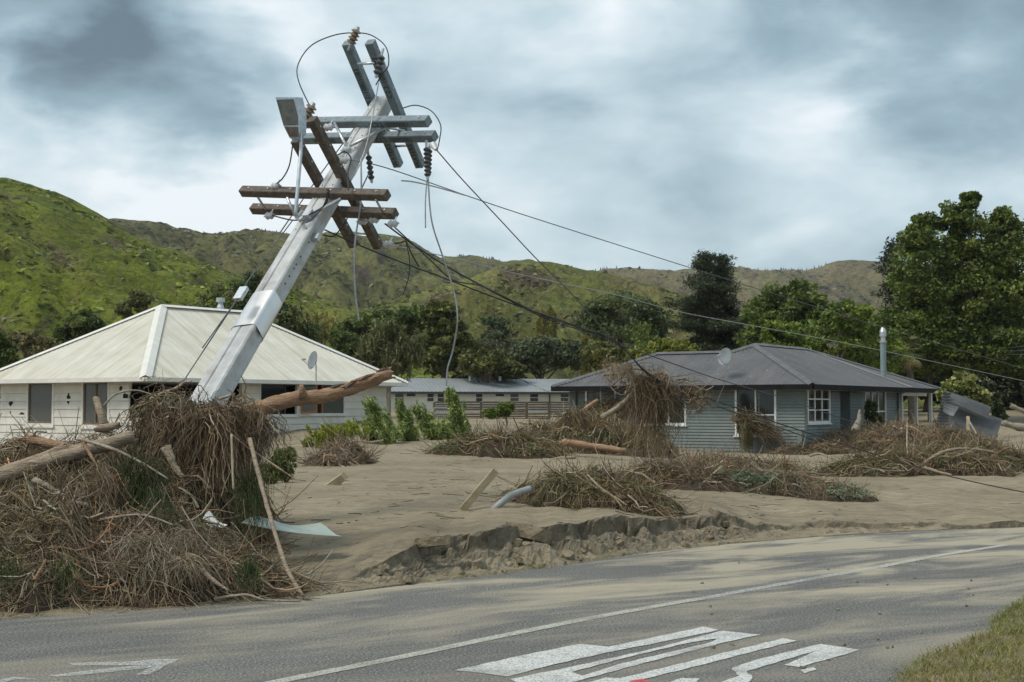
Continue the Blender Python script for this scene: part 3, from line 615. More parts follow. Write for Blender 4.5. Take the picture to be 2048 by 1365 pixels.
m = MB(); wb = Wall(hp(ins, WW - ins, 0), DR, DL); wb.box(m, .05, LL - 2 * ins - .06, -.3, zt, -.05, 0); m.build('rear_wall', WBOARD, WH)
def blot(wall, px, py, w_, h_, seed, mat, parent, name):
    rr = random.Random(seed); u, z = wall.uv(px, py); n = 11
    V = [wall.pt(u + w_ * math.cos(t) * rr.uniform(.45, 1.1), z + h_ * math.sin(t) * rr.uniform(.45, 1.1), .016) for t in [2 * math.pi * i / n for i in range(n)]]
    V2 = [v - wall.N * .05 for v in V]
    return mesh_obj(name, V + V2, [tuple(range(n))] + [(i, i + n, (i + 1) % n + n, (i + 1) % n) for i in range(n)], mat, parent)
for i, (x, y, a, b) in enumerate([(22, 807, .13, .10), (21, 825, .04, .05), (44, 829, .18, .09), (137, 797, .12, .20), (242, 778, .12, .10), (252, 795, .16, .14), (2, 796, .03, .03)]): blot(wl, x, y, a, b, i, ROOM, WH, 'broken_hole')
def cyl(mb, p, ax, r0, r1, h, n=14): ax = Vector(ax).normalized(); return mb.tube([p, Vector(p) + ax * h], [r0, r1], n)
# flue on the white roof
fb = at(441, 622, 54.0); fl = MB(); cyl(fl, fb - Z * .5, Z, .14, .14, .62); f = fl.build('flue', FLUE, WH); m = MB(); cyl(m, fb + Z * .12, Z, .14, .09, .15); cyl(m, fb + Z * .27, Z, .1, .1, .06); cyl(m, fb + Z * .33, Z, .17, .17, .16); m.build('flue_cowl', FLUE, f)
# --- green house
C2 = Vector((10.57, 50.0, 0)); GR = Vector((.540, .842, 0)).normalized(); GLd = Vector((-GR.y, GR.x, 0)); GE = 2.46; GL_ = 15.8; GW = 7.52; WS = 10.7; WT = 6.12; sl_ = 1.62 / 3.76
def gp(t, s, z): return Vector((C2.x, C2.y, 0)) + GR * t + GLd * s + Z * z
GH = thing('green_house', gp(6, 4, 0), 'grey-green weatherboard house with dark grey iron roof and white window frames', 'house')
A_ = gp(3.76, 3.76, GE + 1.62); B_ = gp(9.1, 3.76, GE + 1.62); w1 = gp(3.06, 7.64, GE + 1.32); w2 = gp(3.06, 4.46, GE + 1.32)
roof_face('roof_sheet', gp(0, WS, GE), gp(0, 0, GE), [A_, w2, w1], GROOF, GH); roof_face('roof_sheet', gp(0, 0, GE), gp(GL_, 0, GE), [B_, A_], GROOF, GH)
mesh_obj('roof_sheet', [gp(GL_, 0, GE), gp(GL_, GW, GE), B_], [(0, 1, 2)], GCAP, GH)
mesh_obj('roof_sheet', [gp(GL_, GW, GE), gp(WT, GW, GE), w2, A_, B_], [(0, 1, 2, 3, 4)], GCAP, GH)
mesh_obj('roof_sheet', [gp(WT, GW, GE), gp(WT, WS, GE), w1, w2], [(0, 1, 2, 3)], GCAP, GH); mesh_obj('roof_sheet', [gp(WT, WS, GE), gp(0, WS, GE), w1], [(0, 1, 2)], GCAP, GH)
for P in ((gp(0, 0, GE), A_), (gp(GL_, 0, GE), B_), (A_, B_), (w1, w2), (gp(0, WS, GE), w1), (w2, A_), (gp(GL_, GW, GE), B_)): cap_strip('ridge_cap', P, GCAP, GH, .17)
mesh_obj('flashing', [gp(11.2, .0, GE + .03), gp(11.9, 0, GE + .03), gp(9.7, 3.3, GE + 1.45), gp(9.25, 3.5, GE + 1.53)], [(0, 1, 2, 3)], smat('worn_flashing', (.2, .19, .18), (.27, .25, .23), 4, .6), GH)
eave('gutter', [gp(0, WS, GE), gp(0, 0, GE), gp(GL_, 0, GE), gp(GL_, GW, GE)], FASC, GH, .19, .16)
mesh_obj('soffit', [gp(.03, .03, GE - .19), gp(GL_ - .05, .03, GE - .19), gp(GL_ - .05, GW - .05, GE - .19), gp(WT, GW - .05, GE - .19), gp(WT, WS - .05, GE - .19), gp(.03, WS - .05, GE - .19)], [(0, 1, 2, 3, 4, 5)], GTRIM, GH)
gi = .5; gl = Wall(gp(gi, gi, 0), GLd, -GR); gr_ = Wall(gp(gi, gi, 0), GR, -GLd); zt = GE - .19; pitch = .1135
A1 = gl.rect(1174, 1229, 778, 832); A2 = gl.rect(1281, 1369, 778, 846); A3 = gl.rect(1474, 1549, 778, 868)
make_wall(GH, gl, 0, WS - 2 * gi, -.4, zt, pitch, [A1, A2, A3], GBM, GBOARD, 4.5)
window(GH, gl, A1, GTRIM, cols=(.5,), fw=.07, gm=GLASSD, curtain=[(.5, 1)]); window(GH, gl, A2, GTRIM, cols=(.36, .68), fw=.08)
window(GH, gl, A3, GTRIM, cols=(.5,), rows=(.42,), fw=.075, gm=GLASS, hide=((0, 0),), curtain=[(0.02, .42)])
D1 = gr_.rect(1616, 1658, 777, 843); D2 = gr_.rect(1731, 1770, 781, 845); ra = gr_.uv(1680, 820)[0]; rb = gr_.uv(1700, 820)[0]; rc = gr_.uv(1803, 820)[0]
make_wall(GH, gr_, 0, ra, -.4, zt, pitch, [D1], GBM, GBOARD); make_wall(GH, gr_, rb, rc, -.4, zt, pitch, [D2], GBM, GBOARD)
window(GH, gr_, D1, GTRIM, cols=(.33, .67), rows=(.34, .67), fw=.07, curtain=[(0, .35), (.62, 1)]); window(GH, gr_, D2, GTRIM, cols=(.34, .66), rows=(.34,), fw=.07, curtain=[(0, 1)])
# entry recess
rec = Wall(gr_.pt(0, 0, -1.3), GR, -GLd); make_wall(GH, rec, ra, rb, -.4, zt, pitch, [], GBM, GBOARD, nm='recess_wall')
for uu, s_ in ((ra, 1), (rb, -1)):
    m = MB(); m.box(gr_.pt(uu, -.4, -1.3), GR * (.04 * s_ * -1), -GLd * 1.28, Z * (zt + .4)); m.build('recess_side', GBOARD, GH)
m = MB(); m.box(gr_.pt(.02, -.4, -.02), GR * .0 + GR * .06, GLd * .0 + -GLd * .06, Z * (zt + .4)); m.build('corner_board', GBOARD, GH)
dn = gr_.uv(1793, 820)[0]; m = MB(); m.tube([gr_.pt(dn, zt, .07), gr_.pt(dn, -.2, .07)], .04, 8); m.tube([gr_.pt(dn, zt - .05, .07), gr_.pt(dn + .5, zt + .05, .3)], .04, 8); m.build('downpipe', DARKF, GH)
dn = gl.uv(1154, 820)[0]; m = MB(); m.tube([gl.pt(dn, zt, .07), gl.pt(dn, -.2, .07)], .04, 8); m.build('downpipe', DARKF, GH)
mb_ = gr_.rect(1595, 1607, 862, 887); m = MB(); gr_.box(m, *mb_, .01, .16); mm = m.build('meter_box', GBOARD, GH)
# porch at the far end
ue = GL_ - 1.0; pb = Wall(gr_.pt(0, 0, -1.8), GR, -GLd)
m = MB(); pb.box(m, rc, ue - 1.4, -.3, zt, -.05, 0); m.build('porch_wall', GTRIM, GH); m = MB(); m.box(gr_.pt(rc, -.3, -1.8), GR * .05, -GLd * 1.77, Z * (zt + .3)); m.build('porch_side', GBOARD, GH)
m = MB(); pb.box(m, rc + .9, rc + 1.7, .3, zt - .25, .005, .05); m.build('porch_door', GLASSD, GH)
m = MB(); gr_.box(m, rc + .02, rc + .14, -.3, zt, -.1, .03); m.build('porch_post', GTRIM, GH)
for px, nn in ((1834, 0), (1863, 0)):
    uu = gr_.uv(px, 820)[0]; m = MB(); gr_.box(m, uu - .06, uu + .06, -.3, zt, -.1, .02); m.build('porch_post', GTRIM, GH)
m = MB(); gr_.box(m, rc + .15, ue, zt - .13, zt - .002, -.08, .0); m.build('porch_beam', GTRIM, GH)
m = MB(); gb = Wall(gp(gi, GW - gi, 0), GR, GLd); gb.box(m, 4, rc, -.3, zt, -.05, 0); m.build('rear_wall', GBOARD, GH)
m = MB(); gb = Wall(gp(WT - gi, gi, 0), GLd, GR); gb.box(m, 6, WS - 2 * gi, -.3, zt, -.05, 0); m.build('wing_rear_wall', GBOARD, GH)
m = MB(); gb = Wall(gp(gi, WS - gi, 0), GR, GLd); gb.box(m, 0.03, WT - 2 * gi, -.4, zt, -.05, 0); m.build('wing_end_wall', GBOARD, GH)
m = MB(); gb = Wall(gp(rc + gi, gi + 1.85, 0), GLd, GR); gb.box(m, 0, GW - 3, -.3, zt, -.05, 0); m.build('inner_wall', GBOARD, GH)
fb = at(1767, 750, 60.0); fl = MB(); cyl(fl, fb - Z * .6, Z, .125, .125, 2.0); f = fl.build('flue', FLUEG, GH)
m = MB(); cyl(m, fb + Z * 1.40, Z, .10, .10, .22); cyl(m, fb + Z * 1.36, Z, .15, .15, .05); cyl(m, fb + Z * 1.62, Z, .14, .14, .2); cyl(m, fb + Z * 1.82, Z, .14, .06, .2); m.build('flue_cowl', FLUE, f)
# covered couch on the porch
m = MB(); k = gr_.pt(rc + .9, gz(*gr_.pt(rc + 1, 0)[:2]) + .35, -.9)
P = smooth_path([k, k + GR * .5 + Z * .28, k + GR * 1.2 + Z * .2, k + GR * 1.7 - Z * .1], 5); m.tube(P, [.12 + .22 * math.sin(math.pi * (i + 1) / (len(P) + 1)) for i in range(len(P))], 9)
tag(m.build('furniture_bundle', BLACK, None, True), 'dark covered furniture lying on the porch between white posts', 'furniture')
# --- satellite dishes
def dish(name, label, base, mast_h, dirv, r, arm=True, group=None):
    t = thing(name, base, label, 'satellite dish', group); n = Vector(dirv).normalized(); u = n.cross(Z).normalized(); v = u.cross(n)
    m = MB(); m.tube([base, base + Z * mast_h], .022, 8); m.build('mast', GALV, t); top = base + Z * mast_h + Z * r * .35 + n * .1; m = MB(); V = [top]; Fc = []
    for k in range(1, 6):
        for j in range(24):
            a = 2 * math.pi * j / 24; q = k / 5; V.append(top + (u * math.cos(a) + v * math.sin(a)) * r * q + n * (.16 * r * q * q))
    for j in range(24): Fc.append((0, 1 + j, 1 + (j + 1) % 24))
    for k in range(4):
        for j in range(24): a = 1 + k * 24 + j; b = 1 + k * 24 + (j + 1) % 24; Fc.append((a, a + 24, b + 24, b))
    V += [q_ - n * .012 for q_ in V]; h_ = len(V) // 2; Fc += [tuple(i + h_ for i in f_)[::-1] for f_ in Fc]
    m.add(V, Fc); d = m.build('reflector', DISH, t, True)
    m = MB(); foot = top - v * r * .85; tip = top + n * r * 1.35 - v * r * .25; m.tube([foot, tip], .012, 6); m.build('feed_arm', GALV, t)
    m = MB(); m.tube([tip, tip - n * .14 + v * .05], .035, 8); m.build('receiver', GALV, t); m = MB(); m.cbox(top - n * .06 - v * .05, u * .12, v * .16, n * .08); m.build('bracket', GALV, t)
    return t
dish('satellite_dish', 'grey satellite dish on a thin mast at the cream roof eave', at(632, 765, 49.6), .62, (-.75, -.5, .22), .33)
dish('satellite_dish', 'grey satellite dish sitting on the dark iron roof', at(1455, 738, 52.3), .30, (-.72, -.62, .22), .33)
# --- long low building behind
BO = at(760, 815, 101); BD_ = Vector((.962, .272, 0)).normalized(); BNn = Vector((BD_.y, -BD_.x, 0)); bw = Wall(Vector((BO.x, BO.y, 0)), BD_, BNn)
be = bw.uv(960, 784)[1]; rzz = at(960, 757, 106.2).z; L0 = bw.uv(776, 800)[0] - .5; L1 = bw.uv(1190, 800)[0] + 3
BB = thing('long_low_building', bw.pt(7, .7), 'long low cream building with pale grey roof behind the broken fence', 'building')
m = MB(); bw.box(m, L0, L1, .2, be, -.1, 0); m.build('wall', LWALL, BB)
roof_face('roof', bw.pt(L0 - .3, be, .35), bw.pt(L1, be, .35), [bw.pt(L1, rzz, -4.0), bw.pt(L0 - .3, rzz, -4.0)], LROOF, BB, .3)
m = MB(); bw.box(m, L0 - .3, L1, be - .17, be - .01, .30, .38); m.build('gutter', DARKF, BB)
jx = bw.uv(1093, 780)[0]; m = MB(); m.box(bw.pt(jx, be + .03, .3), (bw.pt(jx - 1.0, rzz + .03, -4.0) - bw.pt(jx, be + .03, .3)), BD_ * .12, Z * .03); m.build('roof_joint', LROOF, BB)
for i, (x0, x1, y1, c) in enumerate([(790, 807, 816, 1), (813, 831, 793, 0), (854.5, 867, 803, 0), (875, 888, 803, 0), (952, 964.5, 803, 0), (991, 1008, 793, 0), (1020.5, 1037, 803, 1), (1060, 1076, 803, 0), (1121, 1137, 803, 1)]):
    rr = bw.rect(x0, x1, 788, y1); m = MB(); t_ = .05
    bw.box(m, rr[0] - t_, rr[0], rr[2] - t_, rr[3] + t_, 0, .05); bw.box(m, rr[1], rr[1] + t_, rr[2] - t_, rr[3] + t_, 0, .05); bw.box(m, rr[0], rr[1], rr[3], rr[3] + t_, 0, .045); bw.box(m, rr[0], rr[1], rr[2] - t_, rr[2], 0, .045)
    if y1 > 800: bw.box(m, rr[0], rr[1], rr[3] - .3, rr[3] - .26, 0, .045)
    f = m.build('window', LWALL, BB); m = MB(); bw.box(m, rr[0], rr[1], rr[2], rr[3], .003, .01); m.build('pane', GLASSD if c else DARKF, f)
m = MB(); dx = bw.uv(1098, 790)[0]; bw.box(m, dx, dx + .08, .5, be - .17, .02, .1); m.build('downpipe', DARKF, BB)
for x in (940, 1000): q_ = at(x, 757, 105); m = MB(); cyl(m, q_ - Z * .2, Z, .1, .1, .35); m.build('roof_vent', LROOF, BB)
# --- broken slat fence and deck rail in front of it
fa = at(868, 838, 80); fbp = at(1142, 838, 84); FDir = (fbp - fa).normalized(); FDir.z = 0; FDir.normalize(); FN = Vector((FDir.y, -FDir.x, 0)); flen = (fbp - fa).length
FE = thing('slat_fence', fa + FDir * flen / 2, 'broken brown slat fence in front of the long low building', 'fence'); z0 = fa.z - .2; ftop = at(1000, 805, 82).z; rr_ = random.Random(3)
npost = 7
for i in range(npost):
    p = fa + FDir * flen * i / (npost - 1); m = MB(); m.cbox(Vector((p.x, p.y, (z0 + ftop) / 2 - .03)), FDir * .11, FN * .11, Z * (ftop - z0)); m.build('post', FENCE, FE)
    if i == npost - 1: break
    for k in range(8):
        if rr_.random() < .12 and k < 6: continue
        zz = z0 + .12 + (ftop - z0 - .15) * k / 7.2; m = MB(); tl = rr_.uniform(-.02, .02)
        m.box(Vector((p.x, p.y, zz)) + FN * .06 + FDir * .06, FDir * (flen / (npost - 1) - .12) + Z * tl, FN * .025, Z * ((ftop - z0) / 8 * .72)); m.build('slat', FENCE, FE)
m = MB(); m.box(Vector((fa.x, fa.y, ftop - .03)) - FN * .07, FDir * flen, FN * .16, Z * .05); m.build('top_rail', FENCE, FE)
DK = thing('deck_railing', at(885, 837, 78), 'small grey baluster railing of a deck beside the long low building', 'railing'); da = at(868, 836, 78); db = at(905, 836, 79); hgt = at(880, 817, 78).z - da.z
for i in range(11): p = da.lerp(db, i / 10); m = MB(); m.cbox(p + Z * hgt / 2, Vector((.035, 0, 0)), Vector((0, .035, 0)), Z * hgt); m.build('baluster', LROOF, DK)
m = MB(); m.tube([da + Z * hgt, db + Z * hgt], .05, 6); m.tube([at(860, 836, 78), da + Z * hgt], .05, 6); m.build('handrail', LROOF, DK)
# ------------------------------------------------------------------ leaning concrete power pole
PB = at(418, 800, 16.0); PT = at(768, 203, 19.4); AX = (PT - PB).normalized(); PL = (PT - PB).length
q1 = at(485, 384, 18.9); q2 = at(776, 392, 17.5); BX = (q2 - q1).normalized(); BX = (BX - AX * BX.dot(AX)).normalized(); CXv = AX.cross(BX).normalized()
if CXv.y < 0: CXv = -CXv          # BX: to the right and nearer; CXv: down and away
t0 = -(PB.z + .6) / AX.z
POLE = thing('utility_pole', PB + AX * (-(PB.z) / AX.z), 'pale concrete power pole leaning hard over the debris heap, with broken crossarms', 'utility pole')
def pole_pt(s, b=0, c=0): return PB + AX * (PL * s) + BX * b + CXv * c
def pole_s(py): return (800 - py) / 597.
def width(s): k = min(max(s, -.6), 1); return .335 - .085 * k, .25 - .055 * k
def section(wb, wc):
    b = wb / 2; c = wc / 2; e = .018; g = .012; r = .028
    return [(-b, -c + e), (-b + e, -c), (-g - .035, -c), (-.035, -c + .018), (-.035 + g, -c + .006), (b - e, -c), (b, -c + e), (b, -c + .055), (b - r, -c + .075), (b - r, c - .075), (b, c - .055), (b, c - e), (b - e, c), (-b + e, c), (-b, c - e)]
rings = [-.75, -.4, 0, .2, .4, .6, .8, 1.0]; V = []; Fc = []
for s in rings:
    for (b, c) in section(*width(s)): V.append(pole_pt(s, b, c))
ns = len(section(1, 1))
for i in range(len(rings) - 1):
    for k in range(ns): Fc.append((i * ns + k, i * ns + (k + 1) % ns, (i + 1) * ns + (k + 1) % ns, (i + 1) * ns + k))
Fc += [tuple(range(ns)), tuple(range((len(rings) - 1) * ns, len(rings) * ns))[::-1]]
shaft = mesh_obj('shaft', V, Fc, CONC, POLE)
# sheet-metal sleeve wrapped round the shaft
s0, s1 = pole_s(690), pole_s(628); V = []; n = 28; Fc = []
for s in (s0, s0 + .25 * (s1 - s0), s0 + .6 * (s1 - s0), s1):
    wb, wc = width(s); wb = wb / 2 + .014; wc = wc / 2 + .014
    for k in range(n):
        a = 2 * math.pi * k / n; ca, sa = math.cos(a), math.sin(a); e = .35
        sk = .055 * ca * (1 if s > s1 - .01 or s < s0 + .01 else 1)
        V.append(pole_pt(s, wb * math.copysign(abs(ca) ** e, ca), wc * math.copysign(abs(sa) ** e, sa)) + AX * (.05 * math.sin(a + 2.4)))
for i in range(3):
    for k in range(n): Fc.append((i * n + k, i * n + (k + 1) % n, (i + 1) * n + (k + 1) % n, (i + 1) * n + k))
sl_o = mesh_obj('metal_sleeve', V, Fc, SLEEVE, POLE, True)
# bolt holes
def hole(s, b, c, nrm, r=.012):
    m = MB(); p = pole_pt(s, b, c); nv = nrm; m.tube([p - nv * .004, p + nv * .003], r, 8); return m.build('bolt_hole', BLACK, shaft)
for py in (500, 517, 545, 560, 568, 583, 597): s = pole_s(py); wb, wc = width(s); hole(s, wb / 2 - .026, 0, BX)
for py in (224, 236, 256, 282, 300, 312, 330, 352, 372, 410, 440, 470, 500):
    s = pole_s(py); wb, wc = width(s)
    for b in (-.08, .085): hole(s + random.uniform(-.005, .005), b, -wc / 2, -CXv, .010)
def arm(p0, p1, th, mat, name='crossarm', up=None):
    d = (p1 - p0).normalized(); u = AX - d * AX.dot(d); u.normalize(); v = d.cross(u).normalized(); m = MB()
    e = .008; w = th / 2; sec = [(-w + e, -w), (w - e, -w), (w, -w + e), (w, w - e), (w - e, w), (-w + e, w), (-w, w - e), (-w, -w + e)]
    V = [p + u * a + v * b for p in (p0, p1) for a, b in sec]; Fc = [(k, (k + 1) % 8, 8 + (k + 1) % 8, 8 + k) for k in range(8)] + [tuple(range(7, -1, -1)), tuple(range(8, 16))]
    m.add(V, Fc); o = m.build(name, mat, POLE); return o, d, u, v
ARMS = {}
def put(key, a, b, ya, yb, th, mat):
    p0 = at(a[0], a[1], ya); p1 = at(b[0], b[1], yb); o, d, u, v = arm(p0, p1, th, mat); ARMS[key] = (p0, p1, d, u, v, o)
    for k in (.06, .2, .36, .64, .8, .94):
        p = p0.lerp(p1, k); m = MB(); m.tube([p - v * (th / 2 + .012), p + v * (th / 2 + .012)], .013, 6); m.build('bolt', GALV, o)
    return ARMS[key]
put('wb1', (485, 383), (775, 391), 18.75, 17.45, .115, ARMWD); put('wb2', (506, 418), (791, 428), 19.05, 17.8, .115, ARMWD)
put('wc1', (624, 238), (757, 494), 17.65, 18.95, .115, ARMWD); put('wc2', (591, 280), (708, 491), 18.1, 19.3, .115, ARMWD)
put('sb1', (607, 246), (857, 243), 19.55, 18.25, .12, ARMST); put('sb2', (608, 278), (870, 273), 19.95, 18.6, .12, ARMST)
put('sc1', (694, 86), (797, 331), 18.85, 20.15, .12, ARMST); put('sc2', (740, 84), (841, 332), 18.45, 19.75, .12, ARMST)
# stencilled lettering on the steel arms
for key, dd, items in (('sb1', 1, ((.58, 'C2.2-10005083'), (.02, 'WA'))), ('sb2', 1, ((.58, 'C2.2-10005083'), (.10, 'WATERS'))), ('sc1', -1, ((-.50, 'C2.2-10005083'), (-.99, 'WATERS'))), ('sc2', -1, ((-.42, 'C2.2-10005083'), (-.99, 'WATERS')))):
    p0, p1, d, u, v, o = ARMS[key]; L = (p1 - p0).length; e = d * dd; up = (-u).cross(e)
    for k, body in items: text_mesh(body, .098, INK, 'stencil_lettering', o, p0 + d * L * abs(k) - up * .036, e, up, .0635)
def rod(name, pts, r, mat, n=6, parent=None, sm=6): m = MB(); m.tube(smooth_path(pts, sm) if len(pts) > 2 else pts, r, n); return m.build(name, mat, parent or POLE, True)
# tie rods and diagonal braces
rod('spacer_rod', [at(716, 128, 18.8), at(747, 127, 18.5)], .018, GALV); rod('spacer_rod', [at(789, 293, 20.0), at(822, 291, 19.6)], .018, GALV)
rod('spacer_rod', [at(515, 394, 18.6), at(531, 418, 18.8)], .016, GALV); rod('spacer_rod', [at(752, 400, 17.5), at(765, 424, 17.8)], .016, GALV); rod('spacer_rod', [at(700, 470, 19.2), at(742, 474, 18.9)], .018, GALV)
rod('brace', [at(666, 240, 19.2), at(692, 292, 18.6)], .022, GALV); rod('brace', [at(693, 296, 18.5), at(770, 256, 18.7)], .022, GALV); rod('brace', [at(574, 395, 18.2), at(590, 432, 18.2)], .02, GALV); rod('brace', [at(598, 443, 17.7), at(682, 398, 17.7)], .022, GALV)
rod('brace', [at(690, 318, 18.2), at(718, 322, 18.4)], .018, GALV); rod('brace', [at(770, 255, 18.7), at(808, 262, 19.0)], .018, GALV)
# insulators
def insulator(p, d, r, h, mat, nsh, name='insulator', pin=True):
    d = Vector(d).normalized(); P = []; R = []
    for i in range(nsh):
        z = h * i / nsh
        P += [p + d * z, p + d * (z + h / nsh * .35), p + d * (z + h / nsh * .5), p + d * (z + h / nsh * .9)]; R += [r * .55, r, r, r * .55]
    m = MB(); m.tube(P, R, 14); o = m.build(name, mat, POLE)
    if pin: m = MB(); m.tube([p - d * .1, p], .018, 6); m.build('pin', GALV, o); m = MB(); m.tube([p + d * h, p + d * (h + .04)], [r * .5, r * .35], 10); m.build('cap', GALV, o)
    return o
def dirpx(a, b, y0, y1): return (at(*b, y1) - at(*a, y0))
insulator(at(702, 87, 18.75), dirpx((702, 87), (712, 64), 18.75, 18.7), .07, .2, PORC, 4); insulator(at(611, 238, 18.4), dirpx((611, 238), (622, 217), 18.4, 18.35), .075, .2, PORC, 4)
insulator(at(763, 112, 18.4), dirpx((763, 112), (756, 140), 18.4, 18.4), .055, .26, PORCG, 4); insulator(at(853, 296, 18.55), dirpx((853, 296), (855, 346), 18.55, 18.5), .045, .4, PORCG, 7); insulator(at(859, 300, 18.6), dirpx((859, 300), (857, 350), 18.6, 18.5), .04, .36, PORCG, 6)
insulator(at(737, 312, 18.9), dirpx((737, 312), (742, 352), 18.9, 18.9), .045, .33, PORCG, 5)
SHK = smat('shackle_porcelain', (.45, .46, .47), (.6, .61, .62), 9, .3)
for (x, y, Y) in [(551, 373, 18.4), (539, 432, 18.7), (657, 255, 17.8), (686, 322, 18.1), (725, 443, 18.2), (748, 440, 18.0), (786, 448, 17.7), (777, 489, 18.6), (693, 300, 18.3)]:
    p = at(x, y, Y); m = MB(); m.tube([p - BX * .06, p - BX * .03, p, p + BX * .03, p + BX * .06], [.03, .052, .034, .052, .03], 12); o = m.build('shackle_insulator', SHK, POLE)
    m = MB(); m.tube([p - BX * .09, p + BX * .09], .01, 6); m.build('shackle_bolt', GALV, o); m = MB(); m.tube([p, p - AX * .0 + AX * .13], .011, 6); m.build('shackle_strap', GALV, o)
# clamps and dead-ends
m = MB(); p = at(866, 290, 18.3); m.tube([p, at(872, 300, 18.2)], [.05, .02], 8); m.build('dead_end_clamp', SHK, POLE)
m = MB(); m.cbox(at(895, 0, 18).copy() * 0 + pole_pt(pole_s(478), .03, -.16), AX * .12, BX * .10, CXv * .07); m.build('step_bracket', GALV, POLE)
m = MB(); m.cbox(pole_pt(pole_s(505), .14, .02) + BX * .03, AX * .1, BX * .09, CXv * .06); m.build('step_bracket', GALV, POLE)
# street lamp on its bent arm
rod('lamp_arm', [pole_pt(pole_s(470), -.10, -.16), at(592, 432, 17.55), at(597, 360, 17.6), at(602, 300, 17.7), at(603, 268, 17.75)], .024, GALV, 10)
LPX = [(551, 195), (595, 195), (604, 232), (603, 278), (591, 284), (579, 276), (567, 252)]
def lamp_pt(x, y, off=0): return at(x, y, 17.62 + (x - 575) * .009 + (y - 235) * -.001) + Vector((.35, .85, .35)).normalized() * off
nL = len(LPX); fr = [lamp_pt(x, y) for x, y in LPX]; bk = [lamp_pt(578 + (x - 578) * .85 + 3, 238 + (y - 238) * .9, .13) for x, y in LPX]
hd = mesh_obj('lamp_head', fr + bk, [tuple(range(nL, 2 * nL))] + [(i, (i + 1) % nL, nL + (i + 1) % nL, nL + i) for i in range(nL)], GALV, POLE)
LENS2 = smat('stained_lens', (.085, .075, .055), (.19, .175, .14), 9, .35, dirt=(.13, .085, .04), dsc=12, dlo=.5, dhi=.7)
def bowl(name, P, bulge, mat):
    n_ = len(P); c0 = sum(p[0] for p in P) / n_, sum(p[1] for p in P) / n_; A = [lamp_pt(x, y, -.004) for x, y in P]; B = [lamp_pt(c0[0] + (x - c0[0]) * .82, c0[1] + (y - c0[1]) * .86, -bulge) for x, y in P]
    mesh_obj(name, A + B, [tuple(range(n_, 2 * n_))[::-1]] + [(i, n_ + i, n_ + (i + 1) % n_, (i + 1) % n_) for i in range(n_)], mat, hd)
bowl('lamp_lens', [(553, 200), (588, 198), (597, 235), (597, 251), (569, 251)], .05, LENS2); bowl('gear_cover', [(570, 254), (597, 254), (598, 274), (581, 274)], .03, BROWNF)
mesh_obj('lamp_plate', fr, [tuple(range(nL))], GALV, hd)
# guy wire with its grip and tag
m = MB(); m.cbox(at(482, 588, 16.6), AX * .2, BX * .11, CXv * .05); gt = m.build('guy_tag', GALV, POLE)
m = MB(); m.tube([at(366, 764, 15.7), at(470, 606, 16.5), at(500, 556, 16.9), at(586, 440, 17.9)], .008, 6); m.build('guy_wire', WIRED, POLE)
m = MB(); m.tube([at(405, 696, 16.0), at(476, 597, 16.55)], .008, 6); m.build('guy_grip', WIRED, POLE)
# ------------------------------------------------------------------ wires
def wire(name, label, pts, r, mat, cat='cable', sm=8, group=None):
    m = MB(); m.tube(smooth_path([at(*p) for p in pts], sm), r, 6); return tag(m.build(name, mat, None, True), label, cat, group)
wire('power_cable', 'thick black bundled cable sagging from the pole to the hanging debris and onto the silt', [(770, 448, 17.9), (830, 492, 18.5), (905, 540, 19.2), (1000, 590, 20), (1100, 637, 20.8), (1200, 668, 21.6), (1240, 689, 22), (1290, 742, 22.6), (1345, 775, 23.4), (1440, 805, 24), (1560, 848, 25), (1700, 893, 25.5), (1850, 940, 25.2), (1960, 967, 24.7), (2060, 987, 24.2)], .011, CABLE)
wire('power_cable', 'black cable twisted beside the thick bundle, from timber crossarm to hanging debris', [(786, 452, 17.8), (860, 520, 18.8), (905, 560, 19.2), (960, 552 + 20, 19.6), (1000, 592, 20), (1100, 641, 20.8), (1200, 672, 21.6), (1250, 700, 22.2), (1300, 752, 22.9), (1400, 800, 24), (1560, 856, 25.2), (1640, 885, 25.6)], .009, CABLE)
wire('power_cable', 'thin dark line slung low from the timber arms to the thick bundle', [(649, 460, 18.6), (757, 507, 18.9), (889, 557, 19.5), (1021, 607, 20.2), (1138, 647, 21), (1215, 676, 21.8)], .010, CABLE)
wire('power_cable', 'thin dark line crossing the green house wall towards the far silt', [(1236, 688, 22), (1330, 722, 25), (1440, 760, 29), (1560, 795, 34), (1700, 843, 38), (1780, 872, 39), (1900, 905, 36), (2060, 960, 31)], .011, CABLE)
wire('power_line', 'upper grey line running from the steel arms across the sky', [(735, 326, 19), (800, 345, 19.5), (960, 401, 21), (1100, 447, 22.5), (1387, 538, 26), (1586, 600, 29), (1762, 654, 32), (2060, 741, 37)], .008, WIRED)
wire('power_line', 'loose grey line ending in a frayed tip below the steel arms', [(803, 362, 19.3), (826, 364, 19.5), (870, 374, 20.0), (930, 391, 20.7)], .010, WIRE)
wire('power_line', 'faint grey line crossing the hills and the dark conifer', [(742, 476, 18.9), (780, 490, 19.4), (903, 516, 21), (1003, 541, 22.5), (1100, 562, 24), (1240, 592, 26.5), (1359, 624, 28.5), (1517, 654, 31), (1702, 689, 34), (1887, 728, 37), (2060, 765, 40)], .008, WIRE)
wire('power_line', 'grey line dropping steeply from the steel arm clamp to the black bundle', [(871, 298, 18.2), (878, 306, 18.3), (925, 360, 18.8), (1000, 440, 19.5), (1068, 513, 20.3), (1138, 583, 21), (1220, 674, 21.9), (1245, 694, 22.1)], .008, WIRED)
wire('hanging_wire', 'long pale wire hanging from the string insulator, kinked near its end', [(856, 352, 18.5), (863, 440, 18.5), (885, 512, 18.6), (908, 585, 18.7), (915, 640, 18.7), (906, 700, 18.8), (895, 738, 18.8), (893, 772, 18.8)], .011, WIRE, 'wire')
